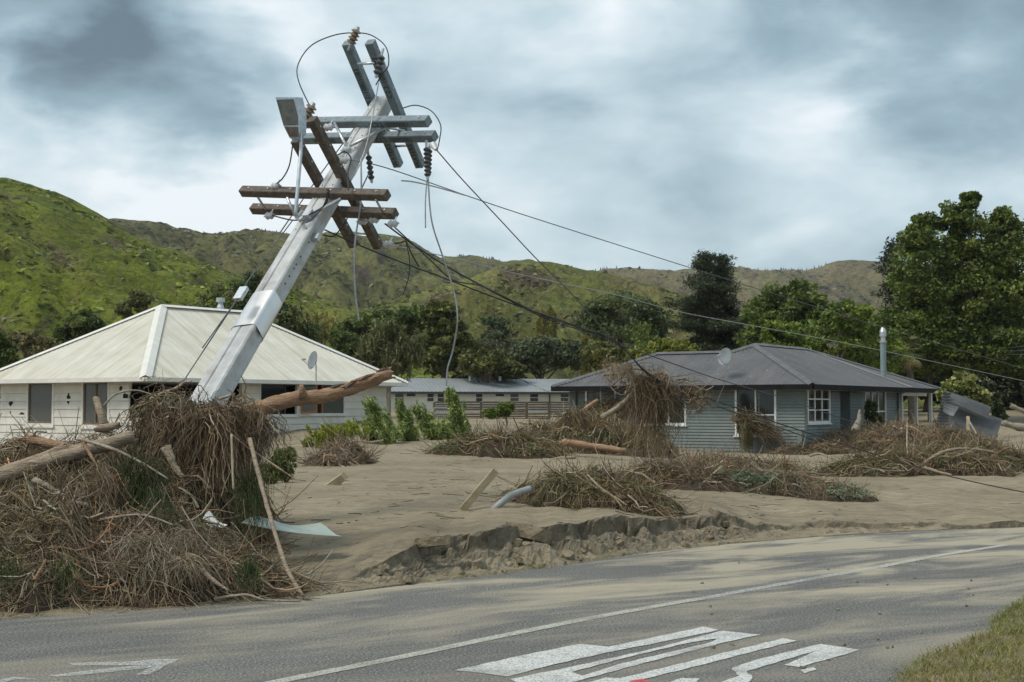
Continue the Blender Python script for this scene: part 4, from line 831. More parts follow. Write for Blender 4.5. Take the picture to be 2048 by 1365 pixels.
wire('hanging_wire', 'short pale wire hanging straight below the string insulator', [(855, 350, 18.5), (851, 400, 18.5), (851, 456, 18.5)], .009, WIRE, 'wire')
wire('hanging_wire', 'pale wire hanging beside the timber arms over the hills', [(722, 318, 18.1), (722, 400, 18.0), (712, 470, 18), (708, 520, 18), (711, 592, 18), (718, 643, 18)], .012, WIRE, 'wire')
wire('jumper_wire', 'black jumper loop arching over the topmost insulator', [(622, 217, 18.3), (598, 165, 18.4), (596, 130, 18.5), (622, 92, 18.6), (668, 71, 18.7), (712, 66, 18.7), (745, 72, 18.6), (772, 95, 18.5), (777, 130, 18.5), (762, 152, 18.4), (752, 170, 18.6)], .008, CABLE, 'wire')
wire('jumper_wire', 'black jumper loop arching right of the pole top', [(800, 219, 19.3), (830, 211, 19), (862, 222, 18.7), (881, 250, 18.4), (879, 280, 18.3), (874, 302, 18.2)], .008, CABLE, 'wire')
wire('jumper_wire', 'dark wire drooping from the lamp to the timber arm', [(586, 285, 17.8), (579, 330, 18), (566, 356, 18.2), (551, 370, 18.4)], .009, CABLE, 'wire')
wire('jumper_wire', 'black wire draped across the shaft between timber arms', [(540, 430, 18.7), (590, 441, 18.2), (622, 428, 17.6), (650, 410, 17.6), (658, 385, 17.5), (654, 380, 17.4)], .010, CABLE, 'wire')
wire('jumper_wire', 'black wire looping down the shaft below the lower timber arm', [(655, 384, 17.4), (648, 410, 17.5), (625, 438, 17.4), (612, 446, 17.4)], .009, CABLE, 'wire')
wire('jumper_wire', 'pale wire running down the shaft from the steel arms', [(758, 160, 18.7), (742, 250, 18.6), (730, 300, 18.3), (712, 345, 18.1), (700, 360, 17.9)], .009, WIRE, 'wire')
wire('jumper_wire', 'black loop round the shackle on the front timber arm', [(676, 310, 18), (690, 304, 17.9), (702, 318, 17.9), (696, 345, 17.8), (697, 380, 17.6)], .009, CABLE, 'wire')
wire('jumper_wire', 'black wire slung between the lower shackles', [(646, 470, 18.6), (668, 472, 18.6), (690, 445, 18.4), (702, 420, 18.2), (722, 380, 18.1), (741, 340, 18.5)], .009, CABLE, 'wire')
wire('jumper_wire', 'black wire hooked from shackle to the sagging cable', [(777, 489, 18.6), (800, 486, 18.6), (812, 484, 18.6), (824, 510, 18.6), (838, 534, 18.8)], .010, CABLE, 'wire')
wire('hanging_wire', 'thin dark wire trailing down from the lower shackle over the hill', [(812, 484, 18.6), (819, 520, 18.6), (817, 556, 18.6), (807, 586, 18.6)], .007, CABLE, 'wire')
wire('power_line', 'thin dark stay crossing behind the shaft from the timber arm up to the steel arm', [(560, 466, 18.9), (640, 350, 19.2), (710, 255, 19.6)], .009, WIRED)
for yo, wl_ in ((0, 'uppermost'), (9, 'middle'), (17, 'lowest')):
    wire('power_line', wl_ + ' of three faint wires from the small service pole past the dark tree', [(1865, 697 + yo, 86), (1960, 700 + yo * .6, 84), (2060, 692 + yo, 80)], .018, WIRED, group='distant wires of the small service pole')
# far service pole
fp = at(1859, 790, 86); FPo = thing('far_service_pole', Vector((fp.x, fp.y, .6)), 'small distant timber service pole with two crossarms behind the green house', 'utility pole')
m = MB(); m.tube([Vector((fp.x, fp.y, .2)), at(1861, 697, 86)], [.15, .11], 10); m.build('shaft', ARMWD, FPo)
for (x0, x1, y) in ((1840, 1886, 698.5), (1837, 1885, 726)):
    a, b = at(x0, y, 85.8), at(x1, y, 85.8); m = MB(); m.cbox((a + b) / 2, b - a, Vector((0, .1, 0)), Z * .1); o = m.build('crossarm', LOGG, FPo)
for x in (1841, 1852, 1874, 1883):
    for dy in (-7, 5): p = at(x, 698 + dy, 85.7); m = MB(); m.tube([p - Z * .14, p, p + Z * .14], [.04, .08, .05], 8); m.build('insulator', SHK, FPo)
for x in (1848, 1872): m = MB(); m.tube([at(1860, 722, 85.8), at(x, 712, 85.8), at(x, 700, 85.8)], .03, 5); m.build('brace', GALV, FPo)
# ------------------------------------------------------------------ vegetation and debris builders
def rnd_cols(n, pal, rng, jit=.18):
    pal = np.array([p[:3] for p in pal]); wts = np.ones(len(pal)) / len(pal)
    c = pal[rng.choice(len(pal), n, p=wts)]; return np.clip(c * (1 + rng.normal(0, jit, (n, 1))), .004, .9)
def patch_cols(P, cols, seed=0):
    x = P[:, 0, 0]; y = P[:, 0, 1]; zz = P[:, 0, 2]; f = 1 + .30 * fbm(x * 2.4 + zz * 2, y * 2.4 + zz, 71 + seed, 3); h = vnoise(x * 1.6 + 5, y * 1.6 + zz * 2, 72 + seed)
    tint = np.where(h[:, None] > .25, np.array([1.04, .97, .92]), np.where(h[:, None] < -.3, np.array([.94, .97, .88]), np.array([1., 1., 1.]))); return np.clip(cols * f[:, None] * tint * np.array([.78, .79, .77]), .01, .8)
def strand_mesh(name, P, R, cols, mat, parent, sides=3):
    """P (N,K,3) centre lines, R (N,K) radii -> one mesh of thin tubes"""
    if mat is STRAND: cols = patch_cols(P, cols)
    N, K, _ = P.shape; T = np.gradient(P, axis=1); T /= np.linalg.norm(T, axis=2, keepdims=True) + 1e-9
    ref = np.where(np.abs(T[..., 2:3]) > .8, np.array([1., 0, 0]), np.array([0, 0, 1.])); U = np.cross(T, ref); U /= np.linalg.norm(U, axis=2, keepdims=True) + 1e-9; W = np.cross(T, U)
    if sides == 2: V = np.stack([P + U * R[..., None], P - U * R[..., None]], 2)
    else: V = np.stack([P + (U * math.cos(a) + W * math.sin(a)) * R[..., None] for a in [2 * math.pi * k / sides for k in range(sides)]], 2)
    V = V.reshape(-1, 3); base = (np.arange(N)[:, None] * K + np.arange(K - 1)[None]) * sides; base = base.ravel(); Qs = []
    for k in range(sides if sides > 2 else 1):
        k2 = (k + 1) % sides; Qs.append(np.stack([base + k, base + k2, base + sides + k2, base + sides + k], 1))
    o = fast_mesh(name, V, np.concatenate(Qs), mat, parent, np.repeat(cols, K * sides, axis=0)); o['kind'] = 'stuff'; return o
def leaf_mesh(name, Cn, size, cols, rng, mat, parent, aspect=.5, up=None, stuff=True, nz=.25):
    N = len(Cn); n = rng.normal(0, 1, (N, 3)); n[:, 2] = np.abs(n[:, 2]) + nz; n /= np.linalg.norm(n, axis=1, keepdims=True)
    d = rng.normal(0, 1, (N, 3)) if up is None else up + rng.normal(0, .35, (N, 3)); d -= n * (d * n).sum(1, keepdims=True); d /= np.linalg.norm(d, axis=1, keepdims=True) + 1e-9
    s = np.cross(n, d); sz = (size * (.45 + 1.05 * rng.uniform(0, 1, N) ** 1.3))[:, None]
    V = np.stack([Cn - d * sz, Cn + s * sz * aspect + n * sz * .12, Cn + d * sz, Cn - s * sz * aspect + n * sz * .12], 1).reshape(-1, 3)
    Q = np.arange(N * 4).reshape(N, 4); o = fast_mesh(name, V, Q, mat, parent, np.repeat(cols, 4, axis=0))
    if stuff: o['kind'] = 'stuff'
    return o
def tree(name, label, Y, ells, pal, base=None, leaf=.17, clump=.75, per=80, style='broad', cat='tree', group=None, z0=None, dens=1.0, trunk_r=.22, seed=1, limbs=10, barkm=None):
    rng = np.random.default_rng(seed); s = Y / F; E = []
    for (px, py, rx, ry) in ells: c = at(px, py, Y); E.append((np.array(c) + np.array([0, rng.uniform(-.3, .3) * rx * s, 0]), rx * s, ry * s))
    bx = ells[0][0] if base is None else base; bp = at(bx, 815, Y); bz = z0 if z0 is not None else gz(bp.x, Y); t = thing(name, (bp.x, Y, bz), label, cat, group)
    pal = np.array(pal); CL = []; cen = []
    for (c, rx, rz) in E:
        r_ = min(clump, .45 * min(rx, rz)); m = max(5, int(dens * 4.2 * (rx * rx + 2 * rx * rz) / 3 / (r_ * r_)))
        u = rng.normal(0, 1, (m, 3)); u /= np.linalg.norm(u, axis=1, keepdims=True); q = rng.uniform(.35, 1, (m, 1)) ** .5
        P = c + u * q * np.array([rx - r_ * .5, rx * .85, rz - r_ * .5]); CL.append(np.concatenate([P, np.full((m, 1), r_) * rng.uniform(.6, 1.25, (m, 1))], 1)); cen.append(c)
    CL = np.concatenate(CL); M = len(CL); n = int(per); idx = np.repeat(np.arange(M), n)
    u = rng.normal(0, 1, (len(idx), 3)); u /= np.linalg.norm(u, axis=1, keepdims=True); q = rng.uniform(.15, 1, (len(idx), 1)) ** .45
    sq = np.array([1, 1, .62]) if style == 'broad' else np.array([1, 1, .45]) if style == 'layer' else np.array([.55, .55, 1.5]) if style == 'willow' else np.array([.9, .9, .55])
    Cn = CL[idx, :3] + u * q * CL[idx, 3:4] * sq
    if style in ('conifer', 'layer'): Cn[:, 2] -= .35 * (u[:, 0] ** 2 + u[:, 1] ** 2) * q[:, 0] * CL[idx, 3]
    if style == 'wispy':       # loose leaves on fine upright sprays
        ei = rng.choice(len(E), len(idx), p=np.array([e[1] * e[2] for e in E]) / sum(e[1] * e[2] for e in E)); ec = np.array([e[0] for e in E])[ei]; er = np.array([[e[1], e[1], e[2]] for e in E])[ei]
        sp = rng.normal(0, .45, (len(E) * 60, 3)); si = rng.integers(0, 60, len(idx)) + ei * 60; along = rng.uniform(-.35, .35, (len(idx), 1))
        Cn = ec + er * (sp[si] + along * np.array([-.35, .1, 1.0]) + rng.normal(0, .07, (len(idx), 3)))
    k = np.clip(rng.normal(.5, .28, M), 0, 1)[idx][:, None]; cols = pal[0] * (1 - k) + pal[1] * k; cols = cols * (1 + rng.normal(0, .16, (len(idx), 1)))
    if len(pal) > 2: w_ = (rng.uniform(0, 1, M) < .12)[idx][:, None]; cols = np.where(w_, pal[2] * (1 + rng.normal(0, .15, (len(idx), 1))), cols)
    up = np.array([0, 0, -1.]) if style == 'willow' else np.array([-.3, 0, .6]) if style == 'wispy' else None
    leaf_mesh('crown', Cn, leaf, np.clip(cols * np.array([1.75, 1.56, 1.5]), .004, .6), rng, LEAF, t, .16 if style == 'willow' else .26 if style == 'wispy' else .5, up, False)
    m = MB(); b0 = Vector((bp.x, Y, bz - .2)); topc = Vector([float(v) for v in max(cen, key=lambda v: v[2])]); mid = b0.lerp(Vector((topc.x, topc.y, topc.z)), .5)
    mid.x = (b0.x + topc.x) / 2 + .1; m.tube(smooth_path([b0, b0.lerp(mid, .5), mid, topc], 4), [trunk_r * (1 - .8 * i / 12) for i in range(13)], 7)
    for i in rng.choice(M, min(limbs, M), replace=False):
        p = Vector([float(v) for v in CL[i, :3]]); f = rng.uniform(.25, .8); a = b0.lerp(mid, min(1, f * 1.6)) if f < .6 else mid.lerp(topc, (f - .6) * 2)
        if p.z > a.z: m.tube(smooth_path([a, a.lerp(p, .5) + Z * .15, p], 3), [trunk_r * .4 * (1 - .8 * j / 6) for j in range(7)], 5)
    m.build('trunk', barkm or BARK, t); return t
def conifer(name, label, px, py_top, py_bot, prx, Y, pal, seed, leaf=.16, per=60, z0=None, group=None, power=.75, spread=1.0, cat='tree', wild=.2):
    rng = np.random.default_rng(seed); s = Y / F; top = np.array(at(px, py_top, Y)); bot = np.array(at(px, py_bot, Y)); H = top[2] - bot[2]; bz = z0 if z0 is not None else gz(bot[0], Y)
    t = thing(name, (bot[0], Y, bz), label, cat, group); CL = []; lv = max(10, int(H / .42)); m = MB(); axp = Vector((bot[0], Y, bz - .2)); m.tube([axp, Vector((top[0], Y, top[2] - .2))], [.28, .04], 7)
    for i in range(lv):
        f = i / lv; R = prx * s * (1 - f) ** power * (1 + rng.normal(0, wild)) + .12; z = bot[2] + H * f + rng.normal(0, .12); nb = max(4, int(9 * (1 - f) + 3))
        for b in range(nb):
            a = rng.uniform(0, 2 * math.pi); r1 = R * rng.uniform(.65, 1.15)
            for q in np.linspace(.35, 1, max(2, int(r1 / .55) + 1)):
                CL.append((bot[0] + math.cos(a) * r1 * q, Y + math.sin(a) * r1 * q, z - .18 * r1 * q + .1 * r1 * q * q, .30 + .12 * (1 - q)))
            if b < 2: m.tube([Vector((bot[0], Y, z)), Vector((bot[0] + math.cos(a) * r1 * .8, Y + math.sin(a) * r1 * .8, z - .1 * r1))], [.04, .015], 4)
    CL = np.array(CL); M = len(CL); idx = np.repeat(np.arange(M), max(6, int(per * 220 / M) if M > 220 else per // 4)); u = rng.normal(0, 1, (len(idx), 3)); Cn = CL[idx, :3] + u * CL[idx, 3:4] * np.array([.8, .8, .5])
    pal = np.array(pal); k = np.clip(rng.normal(.5, .28, M), 0, 1)[idx][:, None]; cols = (pal[0] * (1 - k) + pal[1] * k) * (1 + rng.normal(0, .15, (len(idx), 1)))
    leaf_mesh('crown', Cn, leaf, np.clip(cols * np.array([1.65, 1.45, 1.5]), .004, .6), rng, LEAF, t, .32, None, False); m.build('trunk', BARK, t); return t
DG = [(.028, .048, .012), (.080, .115, .028)]; MG = [(.030, .054, .011), (.092, .132, .026)]; LG = [(.045, .080, .012), (.125, .175, .030)]
DK_ = [(.012, .022, .010), (.036, .050, .022)]; OLV = [(.040, .052, .014), (.10, .11, .03)]; WIL = [(.060, .075, .032), (.125, .140, .062)]; YEL = [(.11, .115, .03), (.19, .185, .055)]; GRY = [(.034, .052, .026), (.080, .10, .048)]
tree('sycamore_tree', 'tall broad bright-green tree towering behind the leaning iron sheets', 84, [(1925, 600, 135, 140), (1950, 480, 66, 72), (1905, 440, 40, 42), (1835, 540, 70, 90), (2040, 530, 85, 110), (1830, 660, 85, 90), (2000, 690, 120, 90), (1940, 402, 22, 26), (1848, 450, 30, 30), (1830, 480, 34, 40), (2015, 460, 35, 50), (1880, 620, 90, 100), (1780, 690, 60, 70), (1900, 700, 110, 70), (1990, 600, 90, 100)], MG, leaf=.125, per=150, clump=.75, dens=1.25, seed=4, trunk_r=.4, limbs=26)
tree('sycamore_tree', 'broad green tree beside the tallest tree, partly cut by the frame', 92, [(2200, 560, 150, 170), (2170, 700, 140, 90)], MG, leaf=.19, per=70, seed=5, trunk_r=.4)
conifer('dark_conifer', 'dark ragged conifer showing behind the tall bright-green tree', 1795, 475, 760, 50, 98, DK_, 6, .17, 60, power=.5, wild=.35)
conifer('dark_conifer', 'tall dark pyramidal conifer standing alone above the green house', 1408, 498, 770, 92, 95, [(.018, .030, .014), (.052, .072, .030)], 7, .10, 420, power=.8, wild=.5)
conifer('dark_conifer', 'second dark leader crowded against the tall pyramidal conifer', 1447, 506, 770, 72, 96, [(.018, .030, .014), (.052, .072, .030)], 8, .10, 330, power=.8, wild=.5)
tree('round_tree', 'wide dome-shaped green tree behind the grey iron roof', 88, [(1585, 640, 110, 85), (1530, 660, 70, 65), (1640, 660, 60, 65), (1580, 590, 70, 45)], MG, leaf=.14, per=90, clump=.65, seed=9, trunk_r=.35, style='layer')
tree('spray_tree', 'light green tree with loose layered sprays overhanging the grey roof', 76, [(1640, 675, 110, 55), (1580, 690, 70, 45), (1740, 690, 90, 60), (1690, 630, 60, 35), (1560, 660, 45, 22)], LG, leaf=.13, per=70, clump=.6, seed=10, style='layer', dens=.8)
tree('gum_tree', 'grey-green spreading gum tree left of the dark conifer', 100, [(1240, 625, 75, 45), (1195, 640, 45, 45), (1300, 650, 50, 50), (1240, 680, 80, 55)], [(.035, .060, .022), (.085, .115, .045)], leaf=.16, per=80, clump=.7, seed=11, trunk_r=.3, limbs=16)
conifer('small_conifer', 'small bright green cone-shaped tree below the gum tree', 1287, 640, 760, 30, 88, LG, 12, .11, 80, power=.8)
tree('hedge_shrub', 'yellow-green rounded shrub rising over the left hip of the grey roof', 74, [(1340, 700, 50, 28), (1300, 712, 50, 24), (1385, 708, 22, 22)], [(.06, .085, .012), (.15, .17, .03)], leaf=.09, per=80, clump=.45, seed=13, cat='shrub')
tree('hedge_shrub', 'dark olive shrub hugging the left hip of the grey roof', 76, [(1215, 712, 55, 32), (1250, 735, 60, 30)], OLV, leaf=.10, per=80, clump=.45, seed=14, cat='shrub')
tree('dark_shrub', 'broad dark grey-green thicket behind the long low building', 112, [(1080, 710, 70, 42), (1020, 725, 45, 35), (1140, 715, 40, 40)], GRY, leaf=.18, per=90, clump=.8, seed=15, cat='shrub')
conifer('pine_tree', 'open pine with bluish clumps above the dark thicket', 990, 632, 770, 62, 118, [(.022, .042, .016), (.060, .090, .038)], 16, .2, 70, power=.35, wild=.35)
conifer('small_conifer', 'soft feathery grey conifer in front of the open pine', 985, 655, 770, 30, 108, [(.05, .06, .03), (.09, .10, .05)], 17, .13, 60, power=.7)
tree('macrocarpa_tree', 'tall dense olive-dark tree with bulging clumps behind the pale grey roof', 108, [(895, 650, 48, 52), (880, 700, 60, 55), (920, 710, 50, 50), (870, 625, 30, 28)], [(.026, .044, .010), (.078, .092, .020)], leaf=.17, per=95, clump=.75, seed=18, trunk_r=.4, style='layer')
tree('macrocarpa_tree', 'low dark olive tree beside the tall dense one, over the pale grey roof', 106, [(970, 725, 60, 32), (1010, 740, 40, 22)], OLV, leaf=.16, per=80, clump=.7, seed=19)
tree('willow_tree', 'grey-green weeping willow behind the right end of the white house', 84, [(775, 710, 60, 58), (815, 700, 35, 50), (735, 725, 35, 45), (775, 670, 35, 30)], WIL, leaf=.22, per=80, clump=.6, seed=20, style='willow', dens=1.1, barkm=LOGG)
tree('dark_tree', 'spreading dark tree crest showing above the weeping willow', 112, [(770, 645, 80, 38), (710, 670, 45, 35), (830, 640, 50, 34)], DG, leaf=.18, per=90, clump=.75, seed=21)
tree('dark_shrub', 'small dark tree peeping between the willow and the cream roof', 90, [(690, 690, 35, 38), (705, 720, 35, 30)], DG, leaf=.14, per=80, clump=.55, seed=22, cat='shrub')
tree('yellow_willow', 'pale yellow-green willow thicket on the valley floor', 135, [(640, 655, 50, 32), (600, 660, 40, 26), (675, 672, 30, 22)], YEL, leaf=.26, per=60, clump=.9, seed=23, style='willow', barkm=LOGG)
for i, (x, y0, wd, l) in enumerate([(1083, 618, 13, 'narrow yellowing poplar at the left of a pair'), (1103, 614, 13, 'narrow yellowing poplar at the right of a pair'), (1170, 672, 14, 'short yellowing poplar beside the olive shrub')]):
    tree('poplar_tree', l, 170 - 40 * (i == 2), [(x, y0 + 40, wd, 42), (x + 2, y0 + 85, wd * 1.15, 45)], YEL, leaf=.25, per=60, clump=.7, seed=24 + i, style='willow', barkm=LOGG)
for i, (x, y0, wd, l) in enumerate([(408, 588, 22, 'short dark cypress, leftmost of the row behind the cream roof'), (436, 566, 20, 'dark cypress beside the steel flue'), (470, 552, 26, 'dark cypress half hidden by the concrete pole'), (508, 540, 28, 'tallest dark cypress behind the concrete pole'), (560, 580, 24, 'dark cypress just right of the concrete pole'), (590, 605, 22, 'lower dark cypress on the slope of the cream roof'), (615, 640, 16, 'smallest dark cypress at the end of the row')]):
    conifer('cypress_tree', l, x, y0, 720, wd * 1.25, 86, [(.016, .032, .009), (.045, .072, .018)], 40 + i, .13, 60, power=.55, wild=.25, group='cypress row behind the white house')
tree('bush_tree', 'dark rounded tree standing left behind the cream roof', 88, [(160, 645, 32, 32), (140, 672, 32, 28), (185, 660, 26, 30)], DG, leaf=.14, per=90, clump=.55, seed=50)
tree('bush_tree', 'small olive tree at the foot of the slope above the cream roof', 120, [(278, 600, 28, 22), (262, 622, 34, 22)], OLV, leaf=.17, per=70, clump=.6, seed=51)
tree('bush_tree', 'leafy dark green bush left of the cream roof', 60, [(5, 705, 32, 38), (-30, 690, 40, 50)], DG, leaf=.10, per=90, clump=.4, seed=52)
tree('scrub_bush', 'pale dry scrub bush on the slope beside the dark rounded tree', 110, [(75, 690, 42, 25), (40, 680, 30, 18)], [(.075, .075, .03), (.13, .125, .05)], leaf=.16, per=70, clump=.6, seed=53, cat='shrub')
# dark understorey right of the green house
for i, (x, y, rx, ry, Y, l) in enumerate([(1740, 735, 60, 45, 92, 'dark understorey shrub behind the grey flue'), (1850, 750, 70, 50, 96, 'dark understorey shrub behind the small service pole'), (1960, 765, 90, 50, 100, 'dark understorey shrub below the tallest tree'), (2060, 770, 70, 45, 98, 'dark understorey shrub behind the far logs')]):
    tree('understorey_shrub', l, Y, [(x, y, rx, ry), (x - 30, y + 25, rx * .8, ry * .6), (x + 30, y + 25, rx * .8, ry * .6)], DK_, leaf=.17, per=70, clump=.7, seed=60 + i, cat='shrub')
# palm
pb_ = at(1822, 760, 78); pt_ = at(1815, 705, 78); PM = thing('palm_tree', (pb_.x, 78, .5), 'shaggy fan palm beside the service pole behind the grey roof', 'palm'); m = MB(); m.tube([Vector((pb_.x, 78, .3)), pb_, pt_], [.2, .18, .16], 8); m.build('trunk', BARK, PM)
rng = np.random.default_rng(5)
for i in range(26):
    a = rng.uniform(0, 2 * math.pi); el = rng.uniform(-.9, 1.2); d = Vector((math.cos(a) * math.cos(el), math.sin(a) * math.cos(el), math.sin(el))); c = pt_ + d * .55; sd_ = d.cross(Z).normalized(); V = [c]; Fc = []; nf = 9
    for k in range(nf):
        th = (k / (nf - 1) - .5) * 2.3; q = d * math.cos(th) + sd_ * math.sin(th); V += [c + q * .35 + sd_.cross(q) * .05, c + q * .62 - Z * .1]
    for k in range(nf - 1): Fc.append((0, 1 + 2 * k, 2 + 2 * k, 3 + 2 * k))
    V += [pt_]; m = MB(); m.add(V, Fc); m.tube([pt_, c], .02, 4); o = m.build('frond', MATS['palm_dead'] if (el < -.45 and 'palm_dead' in MATS) else MATS.get('palm_leaf') or smat('palm_leaf', (.05, .07, .02), (.12, .13, .035), 5, .6), PM)
    if 'palm_dead' not in MATS: smat('palm_dead', (.22, .17, .06), (.32, .26, .11), 5, .8)
# tree and shrub by the iron sheets
tree('laurel_tree', 'leafy yellow-green small tree pushed over by the leaning iron sheets', 58, [(1928, 790, 38, 38), (1900, 790, 26, 28), (1955, 800, 28, 30), (1930, 765, 28, 22), (1960, 825, 20, 18)], [(.06, .085, .022), (.16, .19, .06), (.20, .21, .08)], leaf=.10, per=95, clump=.32, seed=70, trunk_r=.1)
tree('laurel_shrub', 'smaller grey-green shrub right of the leaning iron sheets', 60, [(1990, 805, 18, 25), (1998, 830, 16, 18)], GRY, leaf=.09, per=70, clump=.26, seed=71, trunk_r=.06, cat='shrub')
tree('camellia_shrub', 'dark glossy shrub against the green house wall behind the debris', 55, [(1743, 822, 15, 24), (1750, 845, 18, 20)], [(.02, .035, .012), (.055, .08, .025)], leaf=.055, per=90, clump=.2, seed=72, trunk_r=.04, cat='shrub')
tree('laurel_shrub', 'tuft of bright leaves on the debris before the broken fence', 62, [(1010, 818, 22, 16), (985, 828, 22, 12)], LG, leaf=.07, per=60, clump=.25, seed=73, trunk_r=.03, cat='shrub')
# saplings bent by the flood in the middle of the yard
for i, (el, Y, l) in enumerate([([(752, 838, 22, 32), (738, 808, 12, 14), (765, 865, 40, 28), (745, 868, 28, 22)], 41, 'flood-bent bright green sapling nearest the white house end wall'), ([(812, 850, 18, 28), (802, 825, 12, 18), (818, 875, 22, 20)], 42, 'slim flood-bent sapling in the middle of the row'),
                               ([(850, 845, 22, 24), (835, 822, 14, 12), (868, 865, 35, 24), (885, 870, 28, 22)], 44, 'spreading flood-bent sapling behind the debris tangle'), ([(905, 800, 13, 20), (912, 825, 18, 22), (922, 855, 20, 26), (898, 785, 8, 8)], 45, 'tallest flood-bent sapling, leaning to the left')]):
    tree('bent_sapling', l, Y, el, [(.085, .13, .035), (.19, .25, .085)], leaf=.085, per=60, clump=.2, seed=80 + i, style='wispy', trunk_r=.025, cat='sapling', group='flood-bent saplings in the yard', dens=.6)
tree('weed_patch', 'bright yellow-green weeds on the silt before the white house', 39, [(655, 875, 26, 22), (690, 862, 30, 14), (618, 888, 14, 10), (640, 888, 16, 10)], [(.09, .13, .014), (.22, .26, .03)], leaf=.05, per=70, clump=.16, seed=90, style='wispy', trunk_r=.01, cat='weeds')
tree('fallen_bush', 'green fallen bush lying at the right edge of the big debris heap', 24, [(560, 930, 30, 26), (540, 945, 28, 20), (580, 910, 14, 12)], [(.05, .075, .025), (.13, .16, .05)], leaf=.045, per=80, clump=.13, seed=91, style='wispy', trunk_r=.02, cat='bush')
# ------------------------------------------------------------------ debris heaps
TAN = (.34, .265, .18); GREYB = (.245, .20, .15); REDB = (.25, .155, .10); DKB = (.10, .07, .045); STRAW = (.46, .38, .25); OLI = (.16, .14, .065); PALE = (.42, .35, .27)
MIX = [TAN, (.30, .21, .13), GREYB, GREYB, REDB, DKB, STRAW, (.20, .16, .10)]; MIXO = [TAN, GREYB, REDB, DKB, OLI, OLI, STRAW, (.13, .13, .05)]
def smax(hs, k=9.): hs = np.stack(hs); return np.log(np.exp(hs * k).sum(0)) / k
class Heap:
    def __init__(s, mounds, seed=1, lump=.22, ls=1.6): s.m = mounds; s.seed = seed; s.lump = lump; s.ls = ls
    def grid(s):
        M = np.array(s.m); pad = 1.2; s.x0, s.x1 = (M[:, 0] - M[:, 2]).min() - pad, (M[:, 0] + M[:, 2]).max() + pad; s.y0, s.y1 = (M[:, 1] - M[:, 3]).min() - pad, (M[:, 1] + M[:, 3]).max() + pad
        s.nx = min(260, int((s.x1 - s.x0) / .04)); s.ny = min(260, int((s.y1 - s.y0) / .04)); XX, YY = np.meshgrid(np.linspace(s.x0, s.x1, s.nx), np.linspace(s.y0, s.y1, s.ny)); s.H = s.h0(XX, YY); s.G = groundz(XX, YY) + s.H
    def bil(s, A, X, Y):
        i = np.clip((np.asarray(X) - s.x0) / (s.x1 - s.x0) * (s.nx - 1), 0, s.nx - 1.001); j = np.clip((np.asarray(Y) - s.y0) / (s.y1 - s.y0) * (s.ny - 1), 0, s.ny - 1.001); i0 = i.astype(int); j0 = j.astype(int); fi = i - i0; fj = j - j0
        return A[j0, i0] * (1 - fi) * (1 - fj) + A[j0, i0 + 1] * fi * (1 - fj) + A[j0 + 1, i0] * (1 - fi) * fj + A[j0 + 1, i0 + 1] * fi * fj
    def h(s, X, Y):
        if not hasattr(s, 'H'): s.grid()
        return s.bil(s.H, X, Y)
    def z(s, X, Y):
        if not hasattr(s, 'H'): s.grid()
        return s.bil(s.G, X, Y)
    def h0(s, X, Y):
        out = np.zeros_like(X)
        for (mx, my, rx, ry, h) in s.m:
            wob = 1 + .25 * vnoise(X * s.ls * .8, Y * s.ls * .8, s.seed + 5); r2 = (((X - mx) / rx) ** 2 + ((Y - my) / ry) ** 2) * wob
            e = .66 * h * np.clip(1 - r2, 0, 1) ** .62; e = e * (1 + s.lump * fbm(X * s.ls, Y * s.ls, s.seed, 3)); out = np.maximum(out, e)
        return out
    def sample(s, n, rng):
        a = np.array([m[2] * m[3] + .5 * m[4] * (m[2] + m[3]) for m in s.m]); a /= a.sum(); i = rng.choice(len(s.m), n, p=a); M = np.array(s.m)
        t = rng.uniform(0, 2 * math.pi, n); r = rng.uniform(0, 1, n) ** .42; return M[i, 0] + np.cos(t) * r * M[i, 2], M[i, 1] + np.sin(t) * r * M[i, 3]
    def strands(s, n, rng, L, rad, down=.7, lift=.05, K=6, curl=.42, bury=.03, horiz=(1, 0)):
        X, Y = s.sample(n, rng); e = .06
        gxx = (s.h(X + e, Y) - s.h(X - e, Y)) / (2 * e); gyy = (s.h(X, Y + e) - s.h(X, Y - e)) / (2 * e); gm = np.sqrt(gxx ** 2 + gyy ** 2) + 1e-6
        a = rng.uniform(0, 2 * math.pi, n); dx = np.cos(a) * (.3 + horiz[0]); dy = np.sin(a) * .5; wdn = down * np.clip(gm * 1.4, 0, 1) * rng.uniform(.2, 1.2, n)
        dx = dx * (1 - np.clip(wdn, 0, .95)) - gxx / gm * wdn; dy = dy * (1 - np.clip(wdn, 0, .95)) - gyy / gm * wdn; nn = np.sqrt(dx * dx + dy * dy) + 1e-6; dx /= nn; dy /= nn
        ln = L[0] + (L[1] - L[0]) * rng.uniform(0, 1, n) ** 1.6; sl = np.sqrt(1 + (gm * wdn) ** 2); ln = ln / np.clip(sl, 1, 4)
        P = np.zeros((n, K, 3)); px_, py_ = X.copy(), Y.copy(); off = rng.uniform(-bury, lift, n); ang = np.arctan2(dy, dx); dz = rng.normal(0, 1, n) * lift * 1.9
        for k in range(K):
            zz = s.z(px_, py_); P[:, k] = np.stack([px_, py_, zz + off + dz * (k / (K - 1)) ** 2 + rng.normal(0, .006, n)], 1)
            ang = ang + rng.normal(0, curl, n); st = ln / (K - 1); px_ = px_ + np.cos(ang) * st; py_ = py_ + np.sin(ang) * st
        R = (rad[0] + (rad[1] - rad[0]) * rng.uniform(0, 1, n) ** 2.5)[:, None] * np.linspace(1, .45, K)[None]; return P, R
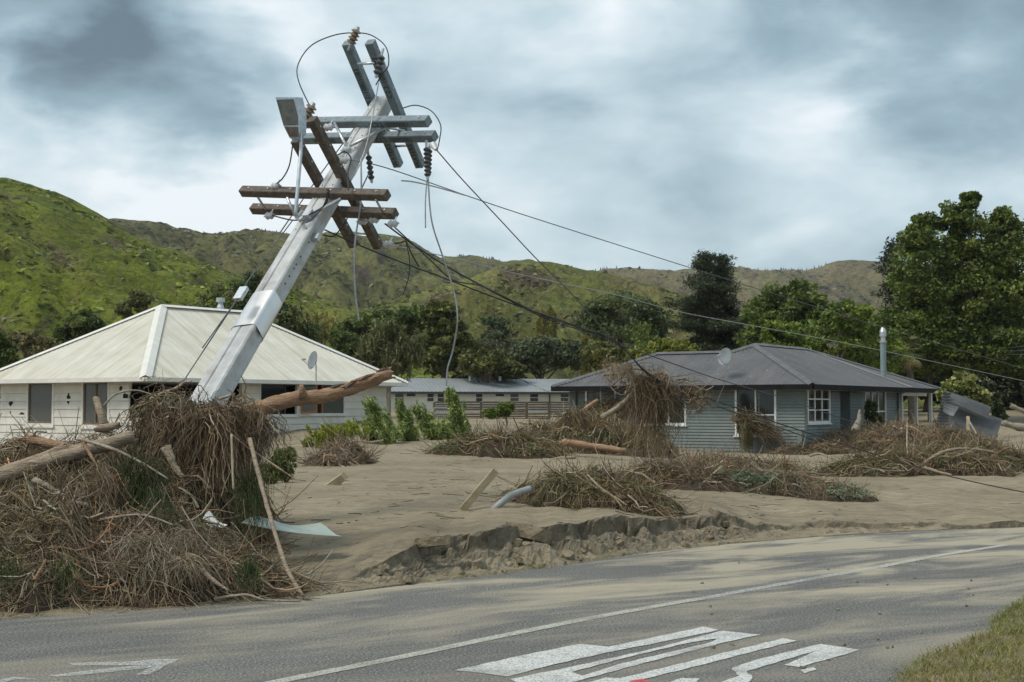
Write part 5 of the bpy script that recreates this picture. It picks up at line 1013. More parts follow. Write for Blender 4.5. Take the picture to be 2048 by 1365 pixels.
def heap(name, label, mounds, n_tw, n_gr, seed, pal=MIX, L=(.25, 1.0), rad=(.004, .014), gl=(.15, .5), lift=.06, down=.7, res=.07, green=0, gcol=((.05, .09, .02), (.12, .16, .04)), lump=.22, ls=1.6, gr_r=(.0022, .005), leafs=.05):
    rng = np.random.default_rng(seed); extra = []
    for (mx, my, rx, ry, h) in mounds:
        for k in range(7):
            a = rng.uniform(0, 2 * math.pi); q_ = rng.uniform(.15, .85); f = rng.uniform(.22, .45); extra.append((mx + math.cos(a) * rx * q_, my + math.sin(a) * ry * q_, rx * f, ry * f, h * (1 - .75 * q_ * q_) * rng.uniform(.85, 1.22)))
    mounds = [(mx, my, rx, ry, h * .84) for (mx, my, rx, ry, h) in mounds] + extra
    H = Heap(mounds, seed, lump * 1.3, ls * 1.2); M = np.array(mounds); c = M[:, :2].mean(0); t = thing(name, (c[0], c[1], gz(c[0], c[1])), label, 'debris heap')
    x0, x1 = (M[:, 0] - M[:, 2]).min() - .05, (M[:, 0] + M[:, 2]).max() + .05; y0, y1 = (M[:, 1] - M[:, 3]).min() - .05, (M[:, 1] + M[:, 3]).max() + .05
    nx = min(170, int((x1 - x0) / res) + 2); ny = min(150, int((y1 - y0) / res) + 2); XX, YY = np.meshgrid(np.linspace(x0, x1, nx), np.linspace(y0, y1, ny)); hh = H.h(XX, YY); ZZ = groundz(XX, YY) + hh - np.where(hh > .03, .025, .08) + (hh > .03) * fbm(XX * 9, YY * 9, seed + 3, 3) * .03
    q = (np.arange(ny - 1)[:, None] * nx + np.arange(nx - 1)[None]).ravel(); Q = np.stack([q, q + 1, q + nx + 1, q + nx], 1); keep = (hh.ravel()[Q].max(1) > .02); Q = Q[keep]
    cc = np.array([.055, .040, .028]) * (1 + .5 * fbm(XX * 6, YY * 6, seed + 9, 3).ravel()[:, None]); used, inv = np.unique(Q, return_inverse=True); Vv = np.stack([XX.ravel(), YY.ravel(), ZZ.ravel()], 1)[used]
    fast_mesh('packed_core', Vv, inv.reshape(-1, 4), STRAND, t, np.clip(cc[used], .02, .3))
    ns_ = max(20, n_tw // 9); P, R = H.strands(ns_, rng, (.2, .95), (rad[1] * .45, rad[1] * 1.5), .2, lift * 1.5, 6, .16); strand_mesh('broken_sticks', P, R, rnd_cols(ns_, [PALE, TAN, REDB, GREYB, (.34, .20, .12), (.30, .26, .21)], rng, .3), STRAND, t, 5)
    n_tw = int(n_tw * 1.15); rad = (rad[0] * .75, rad[1] * .8); P, R = H.strands(n_tw, rng, (L[0] * .6, L[1] * .75), rad, down, lift); strand_mesh('tangled_twigs', P, R, rnd_cols(n_tw, pal, rng, .3), STRAND, t)
    n_gr = int(n_gr * 1.0); gr_r = (gr_r[0] * .8, gr_r[1] * .8)
    if n_gr: P, R = H.strands(n_gr, rng, gl, gr_r, down * .9, lift * .9, 5, .4); strand_mesh('matted_grass', P, R, rnd_cols(n_gr, pal + [STRAW, TAN], rng, .3), STRAND, t, 2)
    if green:
        X, Y = H.sample(green, rng); kk = (vnoise(X * 1.3, Y * 1.3, seed + 20) > .1); X, Y = X[kk], Y[kk]; Cn = np.stack([X, Y, H.z(X, Y) + rng.uniform(-.02, .09, len(X))], 1); u = rng.uniform(0, 1, (len(X), 1)); cols = np.array(gcol[0]) * (1 - u) + np.array(gcol[1]) * u
        leaf_mesh('caught_leaves', Cn, leafs, cols * 1.5, rng, LEAF, t, .35)
    return H
def drape(name, label, anchors, n, L, seed, pal=MIX, rad=(.003, .010), spread=.12, K=7, sway=.05, cat='debris', parent=None, pname='hanging_strands', depth=None):
    """strands hanging straight down from a line of anchor points"""
    rng = np.random.default_rng(seed); A = np.array([list(p) for p in smooth_path(anchors, 6)]); i = rng.uniform(0, len(A) - 1.001, n); f = i % 1; i = i.astype(int); S = A[i] * (1 - f[:, None]) + A[i + 1] * f[:, None]
    S = S + rng.normal(0, 1, (n, 3)) * np.array([spread, depth or spread, spread * .6]); ln = L[0] + (L[1] - L[0]) * rng.uniform(0, 1, n) ** 1.8; env = .45 + .55 * np.sin(np.clip((i + f) / (len(A) - 1), 0, 1) * math.pi); ln *= env
    P = np.zeros((n, K, 3)); a = rng.uniform(0, 2 * math.pi, n); out = np.stack([np.cos(a), np.sin(a), 0 * a], 1) * rng.uniform(0, sway * 3, (n, 1))
    nb = max(6, n // 22); bi = rng.integers(0, nb, n); bc = rng.choice(n, nb); S = S[bc][bi] + rng.normal(0, .028, (n, 3)) * (1 + 2.2 * (rng.uniform(0, 1, (n, 1)) < .25)); ln = .55 * ln[bc][bi] * rng.uniform(.5, 1.35, n) + .45 * ln
    walk = np.zeros((n, 3)); dirn = rng.normal(0, 1, (n, 3)) * .5; bd = rng.normal(0, 1, (nb, 3)) * .5; out = out * .15
    for k in range(K):
        bd = .5 * bd + rng.normal(0, 1, (nb, 3)) * np.array([1, 1, .3]); dirn = .5 * dirn + rng.normal(0, 1, (n, 3)) * np.array([1, 1, .3]); walk = walk + (bd[bi] * .8 + dirn * .5) * sway * .6
        u = k / (K - 1); P[:, k] = S + walk + np.array([0, 0, -1.]) * (ln * (u ** 1.15))[:, None] + out * math.sin(u * 2.2) + np.array([0, 0, .12]) * (math.sin(u * 3.1) * rng.uniform(0, 1, n))[:, None] * .4 + rng.normal(0, sway * .22, (n, 3)) * np.array([1, 1, .3])
    R = (rad[0] + (rad[1] - rad[0]) * rng.uniform(0, 1, n) ** 2.5)[:, None] * np.linspace(1, .5, K)[None]
    c = A.mean(0)
    if parent is None: parent = thing(name, c, label, cat)
    strand_mesh(pname, P, R, rnd_cols(n, pal, rng, .3), STRAND, parent); return parent
# the great heap round the pole
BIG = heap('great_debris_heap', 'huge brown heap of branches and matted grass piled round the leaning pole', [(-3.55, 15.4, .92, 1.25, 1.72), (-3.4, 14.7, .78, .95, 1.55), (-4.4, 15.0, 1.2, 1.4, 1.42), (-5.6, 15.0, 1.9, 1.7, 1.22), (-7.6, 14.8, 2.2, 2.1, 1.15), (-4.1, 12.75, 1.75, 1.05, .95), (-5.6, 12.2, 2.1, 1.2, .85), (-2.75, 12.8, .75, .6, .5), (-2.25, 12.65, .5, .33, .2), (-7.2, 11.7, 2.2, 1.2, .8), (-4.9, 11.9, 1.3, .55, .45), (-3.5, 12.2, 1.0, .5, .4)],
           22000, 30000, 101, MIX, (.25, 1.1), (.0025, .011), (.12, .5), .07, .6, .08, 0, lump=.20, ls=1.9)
bigp = bpy.data.objects['great_debris_heap']
drape('', '', [at(300, 800, 14.9), at(360, 812, 14.6), at(430, 815, 14.5), at(480, 828, 14.6), at(500, 850, 14.9)], 2600, (.3, 1.3), 102, [TAN, GREYB, GREYB, REDB, STRAW, PALE, DKB], (.002, .008), .11, 8, .06, parent=bigp, pname='draped_grass', depth=.2)
drape('', '', [at(270, 1075, 12.3), at(320, 1085, 12.1), at(350, 1110, 12.0)], 700, (.25, .6), 103, [PALE, STRAW, PALE], (.002, .004), .09, 6, .05, parent=bigp, pname='pale_grass_tuft')
drape('', '', [at(60, 985, 13.4), at(160, 985, 13.3), at(250, 970, 13.3)], 1500, (.25, .7), 104, MIX, (.002, .006), .2, 6, .06, parent=bigp, pname='draped_grass')
def needles(cen, n, seed, L=.35, cols=((.045, .065, .028), (.10, .125, .05)), parent=None, dirv=(0, 0, -1), spread=.1, nm='pine_needles'):
    rng = np.random.default_rng(seed); S = np.array(list(cen)) + rng.normal(0, 1, (n, 3)) * spread; d = np.array(dirv) + rng.normal(0, .45, (n, 3)); d /= np.linalg.norm(d, axis=1, keepdims=True); ln = (L * rng.uniform(.5, 1.1, n))[:, None]
    P = np.stack([S, S + d * ln * .5, S + d * ln + np.array([0, 0, -.2]) * ln], 1); u = rng.uniform(0, 1, (n, 1)); strand_mesh(nm, P, np.full((n, 3), .0028) * np.array([1, .8, .3]), (np.array(cols[0]) * (1 - u) + np.array(cols[1]) * u), STRAND, parent, 3)
for i, (x, y, Y, n, sp) in enumerate([(268, 965, 13.35, 260, .11), (300, 1000, 13.0, 200, .10), (330, 1040, 12.7, 150, .08), (160, 1035, 12.8, 80, .08), (500, 1130, 12.2, 110, .04), (15, 1130, 11.6, 90, .07), (130, 1130, 11.7, 60, .06), (500, 960, 14.0, 160, .08), (505, 1000, 13.8, 130, .08), (290, 945, 13.5, 260, .12)]): needles(at(x, y, Y), n, 200 + i, .3, parent=bigp, spread=sp)
# logs and single branches
def log(name, label, pts, r, mat, cat='log', n=12, sm=6, knots=0, group=None, seed=0, parent=None):
    P = smooth_path([at(*p) for p in pts], sm) if len(pts) > 2 else [at(*pts[0]).lerp(at(*pts[1]), k / 6) for k in range(7)]
    rr = random.Random(seed + len(label)); R = [r[0] + (r[1] - r[0]) * i / (len(P) - 1) for i in range(len(P))]; R = [q * rr.uniform(.93, 1.07) for q in R]; m = MB(); m.tube(P, R, n)
    o = m.build(name, mat, parent, True)
    for v in o.data.vertices: v.co += Vector((rr.uniform(-1, 1), rr.uniform(-1, 1), rr.uniform(-1, 1))) * R[0] * .13
    d0 = (P[1] - P[0]).normalized(); d1 = (P[-1] - P[-2]).normalized(); nv = len(o.data.vertices)
    for i_ in range(n): o.data.vertices[i_].co += d0 * R[0] * rr.uniform(-.9, .4); o.data.vertices[nv - n + i_].co += d1 * R[-1] * rr.uniform(-.3, 1.1)
    for p in o.data.polygons:
        if len(p.vertices) > 4: p.use_smooth = False
    return tag(o, label, cat, group)
BL = log('broken_log', 'thick red-brown stripped log jutting out of the debris heap across the white house', [(455, 838, 14.7), (520, 818, 14.8), (590, 797, 14.9), (650, 792, 15.0), (715, 772, 15.1), (778, 748, 15.2)], (.092, .060), LOGM, n=16)
m = MB(); kp = at(608, 787, 14.82); m.tube([kp - Z * .05, kp + Z * .05 + Vector((-.02, -.04, 0)), kp + Z * .085 + Vector((-.02, -.05, 0))], [.05, .035, .02], 9); o = m.build('knot', LOGM, BL, True)
for i in range(7):
    a = at(650 + i * 17, 782 - i * 6.3 + (i % 3) * 6, 15.0); b = at(690 + i * 15, 768 - i * 5 + (i % 2) * 7, 15.03); m = MB(); m.tube([a, a.lerp(b, .5) + Vector((0, -.012, .012)), b], [.006, .02, .005], 5); m.build('splinter', LOGM if i % 2 else BARK, BL)
log('fallen_log', 'thick pinkish barkless log at the left of the great heap', [(-60, 972, 13.7), (60, 935, 13.8), (130, 912, 13.85), (185, 897, 13.9)], (.078, .058), LOGP); log('fallen_log', 'slimmer upper pinkish log leaning against the great heap', [(150, 905, 14.0), (210, 890, 14.05), (262, 874, 14.1)], (.075, .06), LOGP)
log('fallen_log', 'pale split log end lying across the thick pinkish log', [(-40, 958, 13.8), (60, 925, 13.85), (130, 895, 13.9)], (.06, .035), LOGP)
log('fallen_log', 'orange stripped log end pointing at the cream wall', [(60, 879, 14.4), (110, 890, 14.3), (150, 900, 14.3)], (.05, .045), LOGM); log('broken_stub', 'upright broken stub before the second cream-wall window', [(193, 800, 14.6), (202, 828, 14.5), (212, 862, 14.5)], (.035, .045), LOGP, 'branch')
log('fallen_log', 'buried tan log showing low in the left of the great heap', [(20, 1085, 12.2), (90, 1080, 12.25), (165, 1086, 12.4)], (.075, .05), LOGP); log('fallen_log', 'short pale log lying high on the great heap', [(195, 858, 14.3), (235, 852, 14.3)], (.04, .035), LOGP)
log('split_slab', 'weathered split slab hanging inside the draped grass', [(335, 900, 14.0), (348, 930, 13.95), (365, 955, 13.9)], (.05, .02), LOGP, 'branch')
BR = [('pale bare branch running diagonally down the great heap', [(158, 878, 13.7), (230, 900, 13.5), (290, 930, 13.4), (335, 958, 13.3)], (.018, .008), LOGG), ('long slim trunk leaning from heap to asphalt', [(500, 880, 13.9), (520, 960, 13.4), (545, 1050, 12.9), (575, 1140, 12.4), (606, 1192, 12.2)], (.024, .016), LOGP),
      ('thin arching twig over the heap crest', [(203, 818, 14.6), (230, 790, 14.6), (270, 781, 14.6), (305, 790, 14.6)], (.012, .006), LOGG), ('upright pale twig on the heap crest', [(258, 795, 14.7), (262, 780, 14.7), (263, 764, 14.7)], (.010, .006), LOGG),
      ('bare root-ended stick hanging in the draped grass', [(463, 870, 13.8), (465, 930, 13.75), (467, 978, 13.7)], (.012, .010), TIMB), ('curved pale branch at the foot of the pole', [(318, 790, 15.0), (350, 778, 15.2), (368, 765, 15.5)], (.022, .014), LOGP),
      ('bare forked twig standing right of the pole base', [(480, 800, 15.2), (492, 775, 15.2), (482, 752, 15.2)], (.010, .004), BARK), ('pale branch tip beside the pole base', [(440, 798, 15.2), (455, 793, 15.1), (468, 789, 15.1)], (.018, .012), LOGG),
      ('reddish limb bent down over the pinkish logs', [(165, 880, 13.7), (178, 905, 13.6), (195, 935, 13.5)], (.022, .010), LOGM), ('grey limb snaking through the lower heap', [(70, 960, 13.2), (100, 975, 13.1), (140, 1000, 12.9), (175, 1010, 12.8)], (.03, .015), LOGG),
      ('whitish stick lying low across the lower heap', [(200, 1040, 12.5), (280, 1030, 12.5), (345, 1050, 12.4)], (.012, .008), LOGG), ('grey rope-like branch lying along the asphalt edge', [(430, 1198, 12.0), (490, 1190, 12.05), (530, 1200, 12.0), (600, 1203, 11.98)], (.012, .008), LOGG),
      ('brown branch poking right out of the draped grass', [(500, 900, 14.4), (540, 925, 14.2), (588, 957, 14.0)], (.014, .006), LOGP), ('thin dead twig sprawling on the silt beside the heap', [(505, 838, 15.5), (545, 852, 15.5), (575, 868, 15.6), (582, 882, 15.6)], (.010, .005), LOGG),
      ('orange splintered stick near the lower left of the heap', [(70, 1160, 11.5), (85, 1135, 11.5), (92, 1120, 11.5)], (.02, .008), LOGM), ('tan split branch low in the middle of the heap', [(405, 1140, 12.0), (425, 1160, 11.95), (455, 1180, 11.9)], (.025, .012), LOGP)]
for i, (l, p, r, mt) in enumerate(BR): log('dead_branch', l, p, r, mt, 'branch', 7, 5, seed=i)
# heaps in the yard
heap('small_debris_heap', 'small round heap of grey twigs alone on the silt', [(*onz(685, 930, .42)[:2], .55, .6, .62), (onz(665, 932, .42).x, onz(665, 932, .42).y - .1, .45, .4, .35)], 1500, 900, 110, [TAN, GREYB, GREYB, PALE, DKB], (.25, .8), (.006, .016), (.2, .5), .1, .8)
def at_g(px, py, z=.35): p = onz(px, py, z); return p.x, p.y
x1, y1 = at_g(1150, 915, .3); x2, y2 = at_g(1280, 918, .25); x3, y3 = at_g(1020, 918, .4); x4, y4 = at_g(930, 915, .42)
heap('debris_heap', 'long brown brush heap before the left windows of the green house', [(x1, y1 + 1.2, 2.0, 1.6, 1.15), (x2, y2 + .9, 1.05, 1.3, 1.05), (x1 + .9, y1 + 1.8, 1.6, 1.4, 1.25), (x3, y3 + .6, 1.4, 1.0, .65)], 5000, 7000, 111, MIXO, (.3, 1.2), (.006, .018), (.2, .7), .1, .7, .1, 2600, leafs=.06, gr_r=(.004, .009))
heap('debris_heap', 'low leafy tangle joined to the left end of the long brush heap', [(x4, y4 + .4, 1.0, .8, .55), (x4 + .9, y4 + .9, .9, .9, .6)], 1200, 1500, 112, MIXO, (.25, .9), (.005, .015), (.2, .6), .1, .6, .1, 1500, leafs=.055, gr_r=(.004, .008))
x1, y1 = at_g(1130, 1012, .42); x2, y2 = at_g(1240, 1015, .4)
heap('debris_heap', 'dark rounded brush heap in the middle of the silt beside the bent pipe', [(x1, y1 + .55, .72, .62, .50), (x2, y2 + .55, .85, .62, .47), (x1 + .5, y1 + .7, .6, .6, .55)], 3200, 4500, 113, MIXO, (.15, .55), (.003, .010), (.15, .5), .06, .85, .06, 2200, leafs=.03)
x1, y1 = at_g(1400, 985, .32); x2, y2 = at_g(1300, 1025, .38); x3, y3 = at_g(1480, 955, .25)
heap('debris_heap', 'straggling straw-coloured brush strip right of the dark rounded heap', [(x1, y1 + .8, 1.0, .9, .34), (x3, y3 + 1, 1.6, 1.4, .42), (x1 - .6, y1 + .9, .8, .8, .4), ((x1 + x3) / 2, (y1 + y3) / 2 + .9, 1.3, 1.3, .3)], 2600, 3000, 114, MIX, (.2, .7), (.004, .013), (.2, .6), .09, .55, .07, 500, leafs=.04)
x1, y1 = at_g(1600, 995, .22)
heap('leafy_debris_heap', 'grey-green heap of leafy flattened shrub on the silt', [(x1, y1 + .5, 1.0, .75, .5), (x1 - .7, y1 + .7, .7, .7, .4), (x1 + .6, y1 + .3, .7, .5, .25)], 900, 1400, 115, [GREYB, TAN, OLI], (.2, .7), (.003, .009), (.15, .4), .08, .6, .07, 9000, ((.10, .13, .08), (.20, .235, .155)), leafs=.035)
x1, y1 = at_g(1720, 900, .15); x2, y2 = at_g(1900, 900, .2); x3, y3 = at_g(1830, 960, .2); x4, y4 = at_g(1640, 905, .1); x5, y5 = at_g(1990, 945, .2)
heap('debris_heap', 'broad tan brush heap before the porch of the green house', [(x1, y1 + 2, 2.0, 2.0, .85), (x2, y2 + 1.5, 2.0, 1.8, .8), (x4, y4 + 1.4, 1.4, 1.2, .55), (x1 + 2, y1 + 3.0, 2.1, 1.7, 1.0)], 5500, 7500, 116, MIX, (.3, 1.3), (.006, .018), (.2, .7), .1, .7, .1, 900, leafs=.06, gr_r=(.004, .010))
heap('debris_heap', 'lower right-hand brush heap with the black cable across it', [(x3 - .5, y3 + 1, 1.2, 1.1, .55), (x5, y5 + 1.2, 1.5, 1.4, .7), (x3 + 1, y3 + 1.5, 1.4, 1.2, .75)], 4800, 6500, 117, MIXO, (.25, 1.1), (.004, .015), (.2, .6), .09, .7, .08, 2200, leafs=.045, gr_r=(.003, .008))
# debris caught on the wires
HD_ = drape('hanging_debris', 'brown beard of grass and twigs hanging from the cables before the green house', [at(1284, 757, 23.0), at(1300, 756, 23.2), at(1318, 762, 23.4), at(1338, 770, 23.6)], 1000, (.12, 2.1), 120, [TAN, GREYB, REDB, STRAW, DKB, TAN], (.002, .007), .06, 9, .07, depth=.09)
drape('', '', [at(1215, 728, 22.6), at(1250, 730, 22.7), at(1285, 740, 22.9)], 200, (.1, .45), 121, [TAN, GREYB, STRAW], (.002, .006), .06, 6, .05, parent=HD_, pname='caught_twigs')
drape('', '', [at(1375, 785, 23.6), at(1395, 786, 23.7), at(1405, 790, 23.8)], 300, (.12, .5), 122, [TAN, GREYB, REDB, OLI], (.002, .006), .06, 6, .05, parent=HD_, pname='caught_twigs')
rng = np.random.default_rng(125); n = 380; cc_ = np.array([list(at(x, y, 23.2)) for x, y in ((1288, 765), (1305, 775), (1322, 772), (1300, 800), (1240, 738), (1395, 795), (1312, 830))])[rng.choice(7, n, p=[.2, .22, .18, .14, .08, .1, .08])]; S = cc_ + rng.normal(0, .09, (n, 3)); d = rng.normal(0, 1, (n, 3)); d /= np.linalg.norm(d, axis=1, keepdims=True); e_ = rng.normal(0, 1, (n, 3)) * .35; ln = rng.uniform(.1, .5, (n, 1)); P = np.stack([S + d * ln * (q - .5) + e_ * ln * math.sin(q * 3.1) - np.array([0, 0, .4]) * ln * q * q for q in (0, .25, .5, .75, 1)], 1)
strand_mesh('snagged_tangle', P, np.full((n, 5), .006) * rng.uniform(.35, 1.5, (n, 1)), rnd_cols(n, [TAN, GREYB, STRAW, DKB, REDB], rng, .3), STRAND, HD_)
for i, (l, p, r, mt) in enumerate([('pale forked branch caught on the cables above the hanging debris', [(1205, 750, 22.6), (1240, 748, 22.7), (1262, 738, 22.8), (1290, 742, 22.9), (1330, 765, 23.2)], (.022, .014), LOGP), ('long bare limb propped from the brush heap up to the cables', [(1205, 835, 23.5), (1240, 812, 23.2), (1262, 790, 23.1), (1275, 770, 23)], (.05, .03), LOGG),
                                  ('pale twig pointing right out of the hanging debris', [(1320, 757, 23.2), (1350, 753, 23.2), (1374, 748, 23.2)], (.012, .008), LOGP), ('hooked pale twig at the cable above the middle window', [(1390, 770, 23.6), (1405, 780, 23.6), (1415, 780, 23.6), (1427, 773, 23.6)], (.014, .010), LOGP),
                                  ('thin pale branch dropping straight from the caught branch', [(1255, 738, 22.7), (1268, 770, 22.7), (1272, 820, 22.7)], (.012, .008), LOGP), ('curled thin vine looping round the caught branch', [(1222, 750, 22.6), (1222, 775, 22.6), (1245, 790, 22.6), (1262, 765, 22.7), (1245, 730, 22.7), (1225, 735, 22.6)], (.007, .005), LOGG)]):
    log('caught_branch', l, p, r, mt, 'branch', 7, 6, seed=i)
# bundles stuck in the windows of the green house
def bundle(label, pts, n, L, spread, seed, pal, dirv):
    rng = np.random.default_rng(seed); A = np.array([list(at(*p)) for p in pts]); i = rng.uniform(0, len(A) - 1.001, n); f = (i % 1)[:, None]; i = i.astype(int); S = A[i] * (1 - f) + A[i + 1] * f + rng.normal(0, spread, (n, 3))
    d = np.array(dirv) + rng.normal(0, .35, (n, 3)); d /= np.linalg.norm(d, axis=1, keepdims=True); ln = rng.uniform(L[0], L[1], (n, 1)); K = 5; P = np.stack([S + d * ln * (k / (K - 1) - .4) + rng.normal(0, .015, (n, 3)) - np.array([0, 0, .25]) * ln * (k / (K - 1)) ** 2 for k in range(K)], 1)
    t = thing('window_debris', A.mean(0), label, 'debris'); strand_mesh('tangled_twigs', P, np.tile(np.linspace(.012, .006, K), (n, 1)) * rng.uniform(.5, 1.2, (n, 1)), rnd_cols(n, pal, rng, .3), STRAND, t); return t
uA = gl.pt(sum(A3[:2]) / 2, 1, .25).y
t = bundle('bundle of brown sticks bursting out of the wide window of the green house', [(1482, 836, uA - .2), (1510, 842, uA - .3), (1540, 862, uA - .5)], 420, (.5, 1.2), .13, 130, [DKB, REDB, GREYB, TAN, OLI], (.8, -.3, -.25)); drape('', '', [at(1480, 850, uA - .4), at(1492, 850, uA - .4), at(1500, 855, uA - .4)], 260, (.8, 1.35), 131, [OLI, GREYB, DKB, (.16, .17, .06)], (.006, .013), .08, 6, .05, parent=t, pname='hanging_reeds')
uB = gl.pt(sum(A1[:2]) / 2, 1, .25).y
bundle('dark thatch of sticks jammed in the leftmost window of the green house', [(1178, 822, uB - .4), (1205, 812, uB - .4), (1240, 812, uB - .4), (1190, 832, uB - .8)], 520, (.5, 1.3), .16, 132, [DKB, DKB, GREYB, OLI], (.6, -.3, .3))
log('dead_branch', 'orange stripped pole sticking up from the leftmost green-house window', [(1158, 828, 50), (1178, 812, 50), (1194, 801, 50)], (.07, .05), LOGM, 'branch')
log('fallen_log', 'orange peeled log lying along the long brush heap', [(1128, 885, 36.3), (1190, 893, 36.1), (1248, 901, 36)], (.09, .06), LOGM)
log('dead_branch', 'bleached forked driftwood on the silt before the long brush heap', [(1095, 923, 34), (1120, 917, 34), (1150, 915, 34)], (.05, .03), LOGP, 'branch')
log('dead_branch', 'bleached stick crossing the small round heap', [(705, 888, 32), (720, 882, 32), (740, 885, 32), (766, 881, 32)], (.03, .02), LOGG, 'branch')
log('dead_branch', 'pale bent stick arching over the right-hand brush heaps', [(1850, 925, 29), (1890, 903, 29), (1940, 898, 29.2), (1990, 905, 29.3)], (.035, .02), LOGP, 'branch')
log('dead_branch', 'pale straight stick lying beside the black cable', [(1850, 935, 27.5), (1880, 945, 27.3), (1902, 950, 27.2)], (.025, .018), LOGP, 'branch')
log('dead_branch', 'pale crooked stick before the corner of the green house', [(1620, 912, 38), (1640, 908, 38), (1665, 918, 37.6)], (.04, .02), LOGP, 'branch')
log('dead_branch', 'leaning thin pale stick in the straw-coloured strip', [(1375, 965, 27), (1392, 940, 27), (1403, 920, 27)], (.018, .010), LOGG, 'branch')
log('dead_branch', 'pale root snaking over the dark rounded heap', [(1175, 950, 17.9), (1200, 975, 17.7), (1225, 992, 17.6), (1243, 1013, 17.5)], (.012, .008), LOGP, 'branch')
log('fallen_log', 'large peeled log with broken stump far right on the silt', [(2060, 858, 62), (2030, 853, 62), (2003, 846, 62)], (.18, .12), LOGG); log('fallen_log', 'raised broken log above the large peeled log', [(2080, 838, 63), (2040, 820, 63), (2022, 812, 63)], (.10, .11), LOGG)
log('tree_stump', 'splintered pale stump on the heap by the dark glossy shrub', [(1712, 858, 50), (1718, 840, 50), (1719, 822, 50)], (.15, .03), LOGG, 'stump')
# sawn timbers, pipe, sheets
def timber(label, p0, p1, w_, d_, name='timber_post'):
    a = at(*p0); b = at(*p1); d = (b - a); u = d.cross(Vector((0, 1, .2))).normalized(); v = d.cross(u).normalized(); m = MB(); m.cbox((a + b) / 2, d, u * w_, v * d_); return tag(m.build(name, TIMB), label, 'timber')
timber('short sawn timber post poking out of the silt near the small heap', (647, 982, 22.5), (689, 953, 22.2), .12, .1); timber('long leaning sawn timber post beside the bent pipe', (925, 1020, 17.6), (992, 941, 17.5), .085, .07); timber('weathered grey plank leaning in the straw-coloured strip', (1395, 985, 22.5), (1446, 940, 23.2), .14, .04, 'plank')
timber('pale stake propped against the leaning iron sheets', (1936, 866, 52), (1936, 834, 52.4), .09, .09, 'stake'); timber('thin batten sloping down from the stake', (1933, 834, 52.2), (1953, 868, 51.8), .05, .04, 'stake'); timber('thin upright survey stick on the silt', (1177, 945, 27), (1177, 917, 27), .03, .03, 'stake')
m = MB(); m.tube(smooth_path([at(985, 1022, 17.5), at(1000, 1008, 17.5), at(1025, 990, 17.6), at(1060, 978, 17.8)], 6), .042, 12); tag(m.build('bent_pipe', PIPE, None, True), 'grey bent pipe rising from the silt into the dark rounded heap', 'pipe')
def sheet(name, label, quad, mat, lam, amp, rows=6, axis_=0, bend=.0, seed=1):
    """crumpled corrugated sheet through four corners"""
    a, b, c, d = [at(*p) for p in quad]; n = int((b - a).length / lam * 4); k = rows; V = []; nn = (b - a).cross(d - a).normalized(); 
    for j in range(k + 1):
        for i in range(n + 1):
            u = i / n; v = j / k; p = a.lerp(b, u).lerp(d.lerp(c, u), v); V.append(p + nn * (amp * math.cos(2 * math.pi * i / 4) + bend * math.sin(math.pi * v) + .5 * bend * math.sin(u * 5 + v * 3 + seed)))
    return tag(mesh_obj(name, V, [(j * (n + 1) + i, j * (n + 1) + i + 1, (j + 1) * (n + 1) + i + 1, (j + 1) * (n + 1) + i) for j in range(k) for i in range(n)], mat), label, 'iron sheet')
sheet('iron_sheet', 'broad corrugated iron sheet leaning low behind the debris', [(1880, 872, 53.5), (1890, 800, 55), (2005, 838, 55), (1990, 884, 53.5)], IRON, .13, .028, 8, bend=.03); sheet('iron_sheet', 'upper corrugated iron sheet folded over the broad one', [(1975, 838, 54.0), (1982, 815, 54.6), (1893, 782, 54.6), (1885, 800, 54)], IRON, .13, .028, 6, bend=.04, seed=4)
sheet('iron_sheet', 'upright curled corrugated iron sheet beside the porch post', [(1866, 868, 53), (1886, 785, 53.6), (1902, 786, 54.2), (1895, 870, 53.2)], IRON, .13, .028, 8, bend=.06, seed=2); sheet('iron_sheet', 'small torn corrugated iron flap on the broad sheet', [(1886, 822, 53.2), (1888, 806, 53.4), (1918, 814, 53.6), (1907, 832, 53.0)], IRON, .13, .028, 5, bend=.03, seed=7)
sg = sheet('green_sheet', 'crumpled pale green roofing sheet half buried in silt beside the great heap', [(482, 1043, 13.9), (545, 1032, 14.2), (640, 1048, 14.3), (684, 1072, 14.0)], PALEG, .35, .012, 8, bend=.05, seed=3)
sheet('green_sheet', 'small white sheet scrap stuck in the great heap', [(405, 1035, 13.4), (418, 1022, 13.5), (455, 1050, 13.4), (440, 1058, 13.3)], GTRIM, .2, .008, 4, bend=.03)
# silt clods fallen from the broken bank
import bmesh
def clod(p, sx, sy, sz, seed, label, tilt=.15, rz=0, name='silt_clod', group=None):
    rr = random.Random(seed); bm = bmesh.new()
    for i in range(22):
        a = rr.uniform(0, 2 * math.pi); r = rr.uniform(.75, 1); bm.verts.new((math.cos(a) * r * sx, math.sin(a) * r * sy, (1 if i % 2 else -1) * sz * rr.uniform(.8, 1)))
    bmesh.ops.convex_hull(bm, input=bm.verts)
    for v in [v for v in bm.verts if not v.link_faces]: bm.verts.remove(v)
    bmesh.ops.subdivide_edges(bm, edges=bm.edges, cuts=2, use_grid_fill=True)
    for v in bm.verts: v.co += Vector((rr.uniform(-1, 1), rr.uniform(-1, 1), rr.uniform(-1, 1))) * min(sx, sz) * .07
    me = bpy.data.meshes.new(name); bm.to_mesh(me); bm.free(); me.materials.append(CLOD if seed % 3 else SILT); o = link(bpy.data.objects.new(name, me)); o.location = p; o.rotation_euler = (rr.uniform(-tilt, tilt), rr.uniform(-tilt, tilt), rz); return tag(o, label, 'silt clod', group)
def ongr(px, py, z): return onz(px, py, z)
